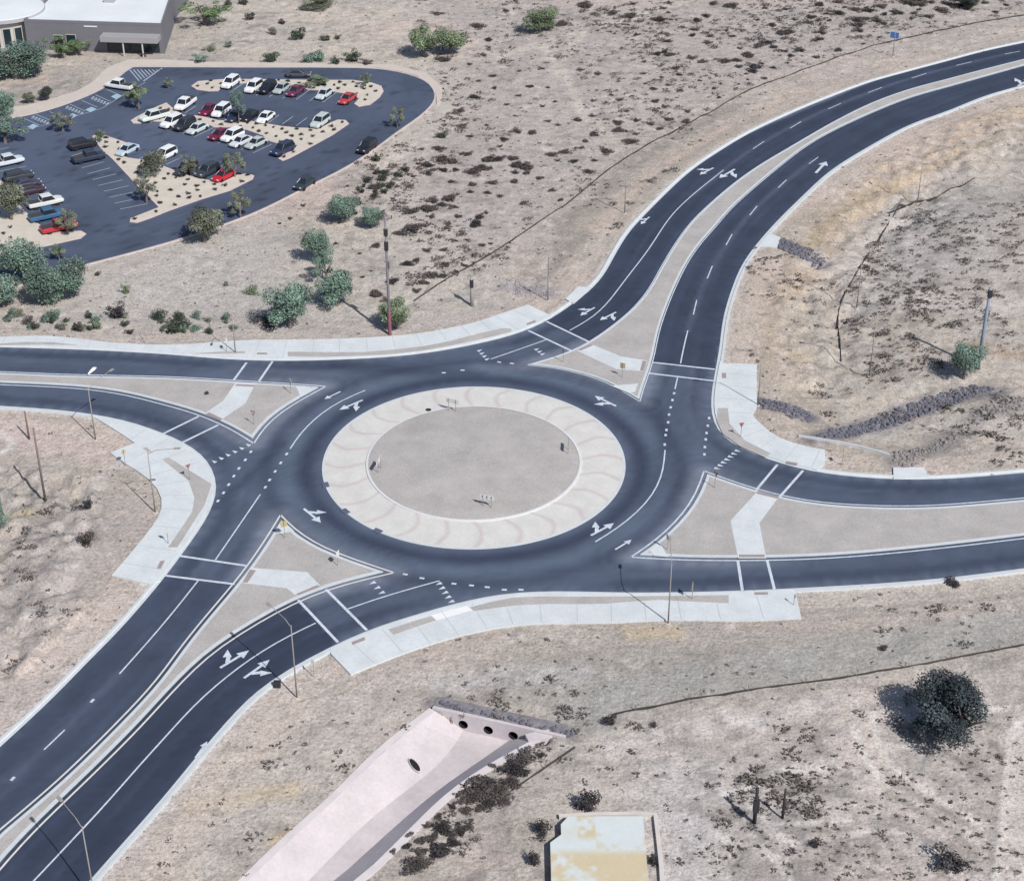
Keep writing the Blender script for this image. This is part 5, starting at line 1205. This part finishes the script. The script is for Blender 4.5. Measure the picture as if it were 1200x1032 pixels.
# ------------------------------------------------------------------ signs
WHT = mat('sign_face', (.6,.6,.6), .5); YEL = mat('yellow_sign', (.42,.36,.20), .6); RSG = mat('red_sign', (.30,.13,.13), .6); BSG = mat('blue_sign', (.06,.17,.42), .5)
def sign(bx, by, h, wd, ht, face, label, kind='square', post=1, zb=None, m=WHT, group=None):
    """face: direction the sign looks (radians)"""
    x, y = G(bx, by); z0 = gz(x, y) if zb is None else zb; r = empty('road_sign', (x, y, z0), face-math.pi/2); prop(r, label, 'sign', group)
    for px in ([0] if post == 1 else [-wd*.28, wd*.28]): MB().tube([(px,0,-.3),(px,0,h)], .035, 6).build('post', M_galv, r)
    p = MB(); t = .03
    if kind == 'square': P = [(-wd/2,h-ht),(wd/2,h-ht),(wd/2,h),(-wd/2,h)]
    elif kind == 'diamond': P = [(0,h-ht),(wd/2,h-ht/2),(0,h),(-wd/2,h-ht/2)]
    else: P = [(0,h-ht),(wd/2,h),(-wd/2,h)]
    n = len(P); p.add([(a, .045, b) for a, b in P]+[(a, .045+t, b) for a, b in P], [tuple(range(n)), tuple(range(2*n-1, n-1, -1))]+[(i, (i+1) % n, n+(i+1) % n, n+i) for i in range(n)])
    p.build('sign_panel', m, r)
    if kind == 'triangle':
        MB().add([(0,.079,h-ht*.72),(wd*.27,.079,h-ht*.14),(-wd*.27,.079,h-ht*.14)], [(0,1,2)]).build('sign_centre', WHT, r)
    if kind == 'chevron' or (kind == 'square' and post == 2):
        cb = MB()
        for k in (-1, 0, 1):
            cx = k*wd*.3; s = ht*.36; zc = h-ht/2
            cb.add([(cx-s*.5,.079,zc+s),(cx,.079,zc+s),(cx+s*.6,.079,zc),(cx+.1*s,.079,zc)], [(0,1,2,3)]); cb.add([(cx-s*.5,.079,zc-s),(cx,.079,zc-s),(cx+s*.6,.079,zc),(cx+.1*s,.079,zc)], [(0,3,2,1)])
        cb.build('chevron', M_blackm, r, recalc=False)
    return r
def toward(px, py, qx, qy): a = G(px, py); b = G(qx, qy); return math.atan2(b[1]-a[1], b[0]-a[0])
for bx, by, q, l in [(571,597,(500,705),'wide chevron board at the front edge of the central island'),(530,484,(600,410),'wide chevron board at the back edge of the central island'),(445,554,(270,530),'wide chevron board at the left edge of the central island'),(666,532,(850,540),'wide chevron board at the right edge of the central island')]:
    sign(bx, by, 1.75, 1.8, .62, toward(bx, by, *q), l, 'square', 2, .30)
for a in [
 (298,499,2.3,.75,.75,(250,535),'yield sign at the lower point of the western island','triangle',RSG), (341,462,2.3,.6,.75,(420,445),'small sign near the concrete tip of the western island','square',WHT),
 (334,631,2.4,.75,.75,(300,560),'dark backed sign at the concrete tip of the southern island','square',YEL), (396,664,2.2,.6,.75,(480,690),'small sign near the right corner of the southern island','square',WHT),
 (660,425.5,2.2,.7,.7,(600,440),'small sign near the left point of the northern island','triangle',RSG), (729,443,2.3,.7,.8,(760,400),'sign beside the walkway of the northern island','square',YEL),
 (837.5,572.5,2.4,.75,.75,(900,545),'yield sign at the upper point of the eastern island','triangle',RSG), (782,645,2.3,.6,.75,(700,660),'sign behind the concrete tip of the eastern island','square',WHT),
 (811,703,2.3,.75,.75,(700,690),'sign in the gravel strip of the southern pavement','square',YEL), (868,513,2.2,.7,.7,(830,440),'sign in the planting strip of the eastern pavement','triangle',RSG),
 (986.7,545,2.4,.8,.8,(1100,570),'diamond warning sign right of the eastern pavement','diamond',YEL), (222.5,563,2.3,.7,.7,(150,500),'sign in the planting strip of the western pavement','triangle',RSG),
 (197.5,638,2.3,.5,.6,(120,780),'small sign at the lower end of the western planting strip','square',WHT), (147,545,2.3,.75,.75,(60,480),'diamond warning sign at the upper corner of the western pavement','diamond',YEL),
 (266,413,2.3,.6,.7,(330,420),'small sign beside the lamp above the western crossing','square',WHT), (368,793,2.3,.4,.5,(200,980),'small narrow sign on the dirt beside the southwest road','square',WHT),
 (1047,54,2.6,1.7,1.2,(900,200),'large blue sign beside the fence at the upper right','square',BSG), (930,710,1.6,.4,.4,(1100,690),'small marker sign at the end of the southern pavement','square',WHT)]:
    bx, by, h, wd, ht, q, l, k, m = a; sign(bx, by, h, wd, ht, toward(bx, by, *q), l, k, 1, None, m)
# white bag-like scrap on the road by the west median
x, y = G(109, 435); r = MB().tube([(0,0,.16),(.25,.6,.25),(.5,1.2,.3),(.75,1.65,.25)], [.08,.19,.26,.14], 10).build('plastic_debris', mat('white_plastic', (.75,.75,.76), .5), smooth=True); r.location = (x-.4, y-1.2, .04); prop(r, 'long white plastic scrap lying on the western road', 'debris')
x, y = G(502,480,.2); r = MB().tube([(0,0,0),(0,0,.03)], .38, 18).build('manhole_cover', M_blackm); r.location = (x, y, .175); prop(r, 'round dark manhole cover on the pale apron', 'manhole cover')
x, y = G(325,804); r = MB().box((0,0,.35), (.7,.5,.7)).build('utility_box', M_blackm, bevel=.04); r.location = (x, y, gz(x, y)); prop(r, 'small dark utility box beside the kerb of the southwest road', 'utility box')

# ------------------------------------------------------------------ buildings
M_bw = mat('grey_stucco', (.165,.165,.19), .9, .05, .4); M_rf = mat('white_roof', (.62,.66,.69), .8, .05, .15, .03, 2); M_gl = mat('dark_glazing', (.015,.03,.04), .15, spec=.5); M_cr = mat('cream_wall', (.48,.46,.44), .9, .05, .5)
# office at the upper left: front wall from (35,57) to (192,63)
pA = Vector(G(33, 58)); pB = Vector(G(193, 63)); bu = (pB-pA).normalized(); th = math.atan2(bu.y, bu.x); bl = (pB-pA).length; H = 6.0
off = empty('office_building', (pA.x, pA.y, 0), th); prop(off, 'grey flat-roofed office with a white roof and dark windows', 'building')
D = 62
pC = Vector(G(207, 20)); e1 = (pC-pB).dot(bu); e2 = (pC-pB).dot(Vector((-bu.y, bu.x)))
def rf_poly(): return [(0,0),(bl,0),(bl+e1,e2),(bl+e1-1,D),(0,D)]
slab_mb(rf_poly(), H-.55, H-.5).build('wall', M_bw, off)
mb = slab_mb([(.35,.35),(bl-.3,.35),(bl+e1-.35,e2+.1),(bl+e1-1.35,D-.4),(.35,D-.4)], H-.45, .1); mb.build('roof', M_rf, off)
par = rf_poly(); pb = MB(); ribbon_mb(par+[par[0]], [(.0,H-.6),(.0,H),(.3,H),(.3,H-.5)], pb); pb.build('parapet', M_bw, off)
for x0, x1, zl, zh in ((5.6,7.3,0.7,3.0),(8.1,9.9,.7,3.2)):
    f = MB().box(((x0+x1)/2,-.04,(zl+zh)/2), (x1-x0+.2,.1,zh-zl+.2)).build('window', M_cr, off); MB().box(((x0+x1)/2,-.10,(zl+zh)/2), (x1-x0,.05,zh-zl)).build('pane', M_gl, f)
x0, x1 = 15.6, 27.0
MB().box(((x0+x1)/2,-1.3,3.35), (x1-x0,2.6,1.1)).build('canopy', mat('canopy_grey', (.30,.295,.31), .9, .05, .5), off, bevel=.03)
f = MB().box(((x0+x1)/2,-.05,1.5), (x1-x0-1,.1,2.6)).build('entrance', M_blackm, off); MB().box(((x0+x1)/2,-.12,1.5), (x1-x0-1.6,.05,2.3)).build('pane', M_gl, f)
for cx in (x0+4.4, x0+8.2): MB().tube([(cx,-2.3,0),(cx,-2.3,2.85)], .15, 10).build('column', M_cr, off)
for cx, cy, s in ((13,14,1.6),(4,30,1.3),(20,22,1.1),(9,22,1.2),(16,36,1.5)): MB().box((cx,cy,H-.05), (s*1.3,s,.8)).build('roof_unit', mat('unit_grey', (.35,.36,.38), .6), off, bevel=.05)
x, y = (.35*bl, 0)
MB().box((13.2,-.06,5.0),(2.6,.1,.25)).build('wall_lamp', M_rf, off)
# side service door on the slanting east wall
# drum-shaped pavilion at the left frame edge
dc = Vector(G(3, 9, 6.2)); pav = empty('entrance_pavilion', (dc.x, dc.y, 0)); prop(pav, 'round white-roofed entrance pavilion cut by the left frame edge', 'building')
RR = 8.2
MB().tube([(0,0,0),(0,0,5.2)], RR-1.0, 40).build('wall', M_cr, pav)
MB().tube([(0,0,5.2),(0,0,5.35),(0,0,6.0),(0,0,6.05)], [RR-.2,RR,RR,RR-.3], 56).build('roof_rim', mat('rim_grey', (.38,.38,.42), .8), pav)
MB().tube([(0,0,6.0),(0,0,6.12),(0,0,6.5)], [RR-.15,RR-.2,.2], 56).build('roof', M_rf, pav)
for k in range(9):
    a = -math.pi/2+(k-4)*.30; cx, cy = (RR-.98)*math.cos(a), (RR-.98)*math.sin(a)
    f = MB().box((cx, cy, 2.3), (.18,1.75,3.9), a).build('window', M_cr, pav); MB().box((cx*1.012, cy*1.012, 2.3), (.18,1.35,3.5), a).build('pane', M_gl, f)
# link roof edge between pavilion and office

# low shed with a patchy flat roof at the bottom
sx0, sy0 = G(646, 983, .9); sx1, _ = G(757, 983, .9); _, syt = G(700, 956, .9)
sh = empty('shed', (sx0, syt, 0)); prop(sh, 'low flat building with a patchy white and tan roof at the bottom', 'building')
wdt = sx1-sx0; dp = 16; q = [(1.6,0),(wdt-.1,0),(wdt-.1,-dp),(-.1,-dp),(-.1,-3.3),(.9,-2.3),(.9,-1)]
slab_mb(q, .85, 1.2).build('wall', mat('shed_wall', (.40,.36,.32), .9, .1, .5), sh)
rm = mat('patchy_roof', (1,1,1), .85, .03, 1, .04, 6, attr='tint')
def sh_roof():
    P = [(p[0], p[1]) for p in q]; xr = (min(p[0] for p in P)-.3, max(p[0] for p in P)+.3); yr = (min(p[1] for p in P)-.3, max(p[1] for p in P)+.3)
    def cf(x, y):
        n = vnoise(x, y, .35, 3, 4); nf = vnoise(x, y, 1.4, 5, 3)
        wht = np.array([.54,.59,.60]); tn = np.array([.52,.45,.31]); m = (x < wdt*.47) | (y < -4.3)
        stripe = sst(.45, .2, abs(y+3.9)) if False else np.clip(1.4-abs(y+3.6)/.9, 0, 1)
        k = m.astype(float)*(1-stripe)*sst(-.45, .05, n+.6*nf)+(~m)*sst(.45, .8, n+.4*nf)*.6
        k = np.where((x < 2.4) & (y > -3.6), k*.25, k)
        return wht+(tn-wht)*np.clip(k, 0, 1)[:, None]
    o = sheet('roof', P, .9, .16, cf, rm, xr, yr); o.parent = sh
sh_roof()
# stretch of yard wall behind and right of the shed
yw = MB(); wl = GL([(655,955),(694,953),(745,952),(768,953),(772,985),(775,1014),(777,1045)], .35)
o = ribbon_mb(wl, [(-.2,-.2),(-.2,.35),(.2,.35),(.2,-.2)]).build('yard_wall', mat('yard_wall', (.55,.52,.50), .9, .08, .5)); prop(o, 'low pale yard wall around the back and right of the flat building', 'wall')
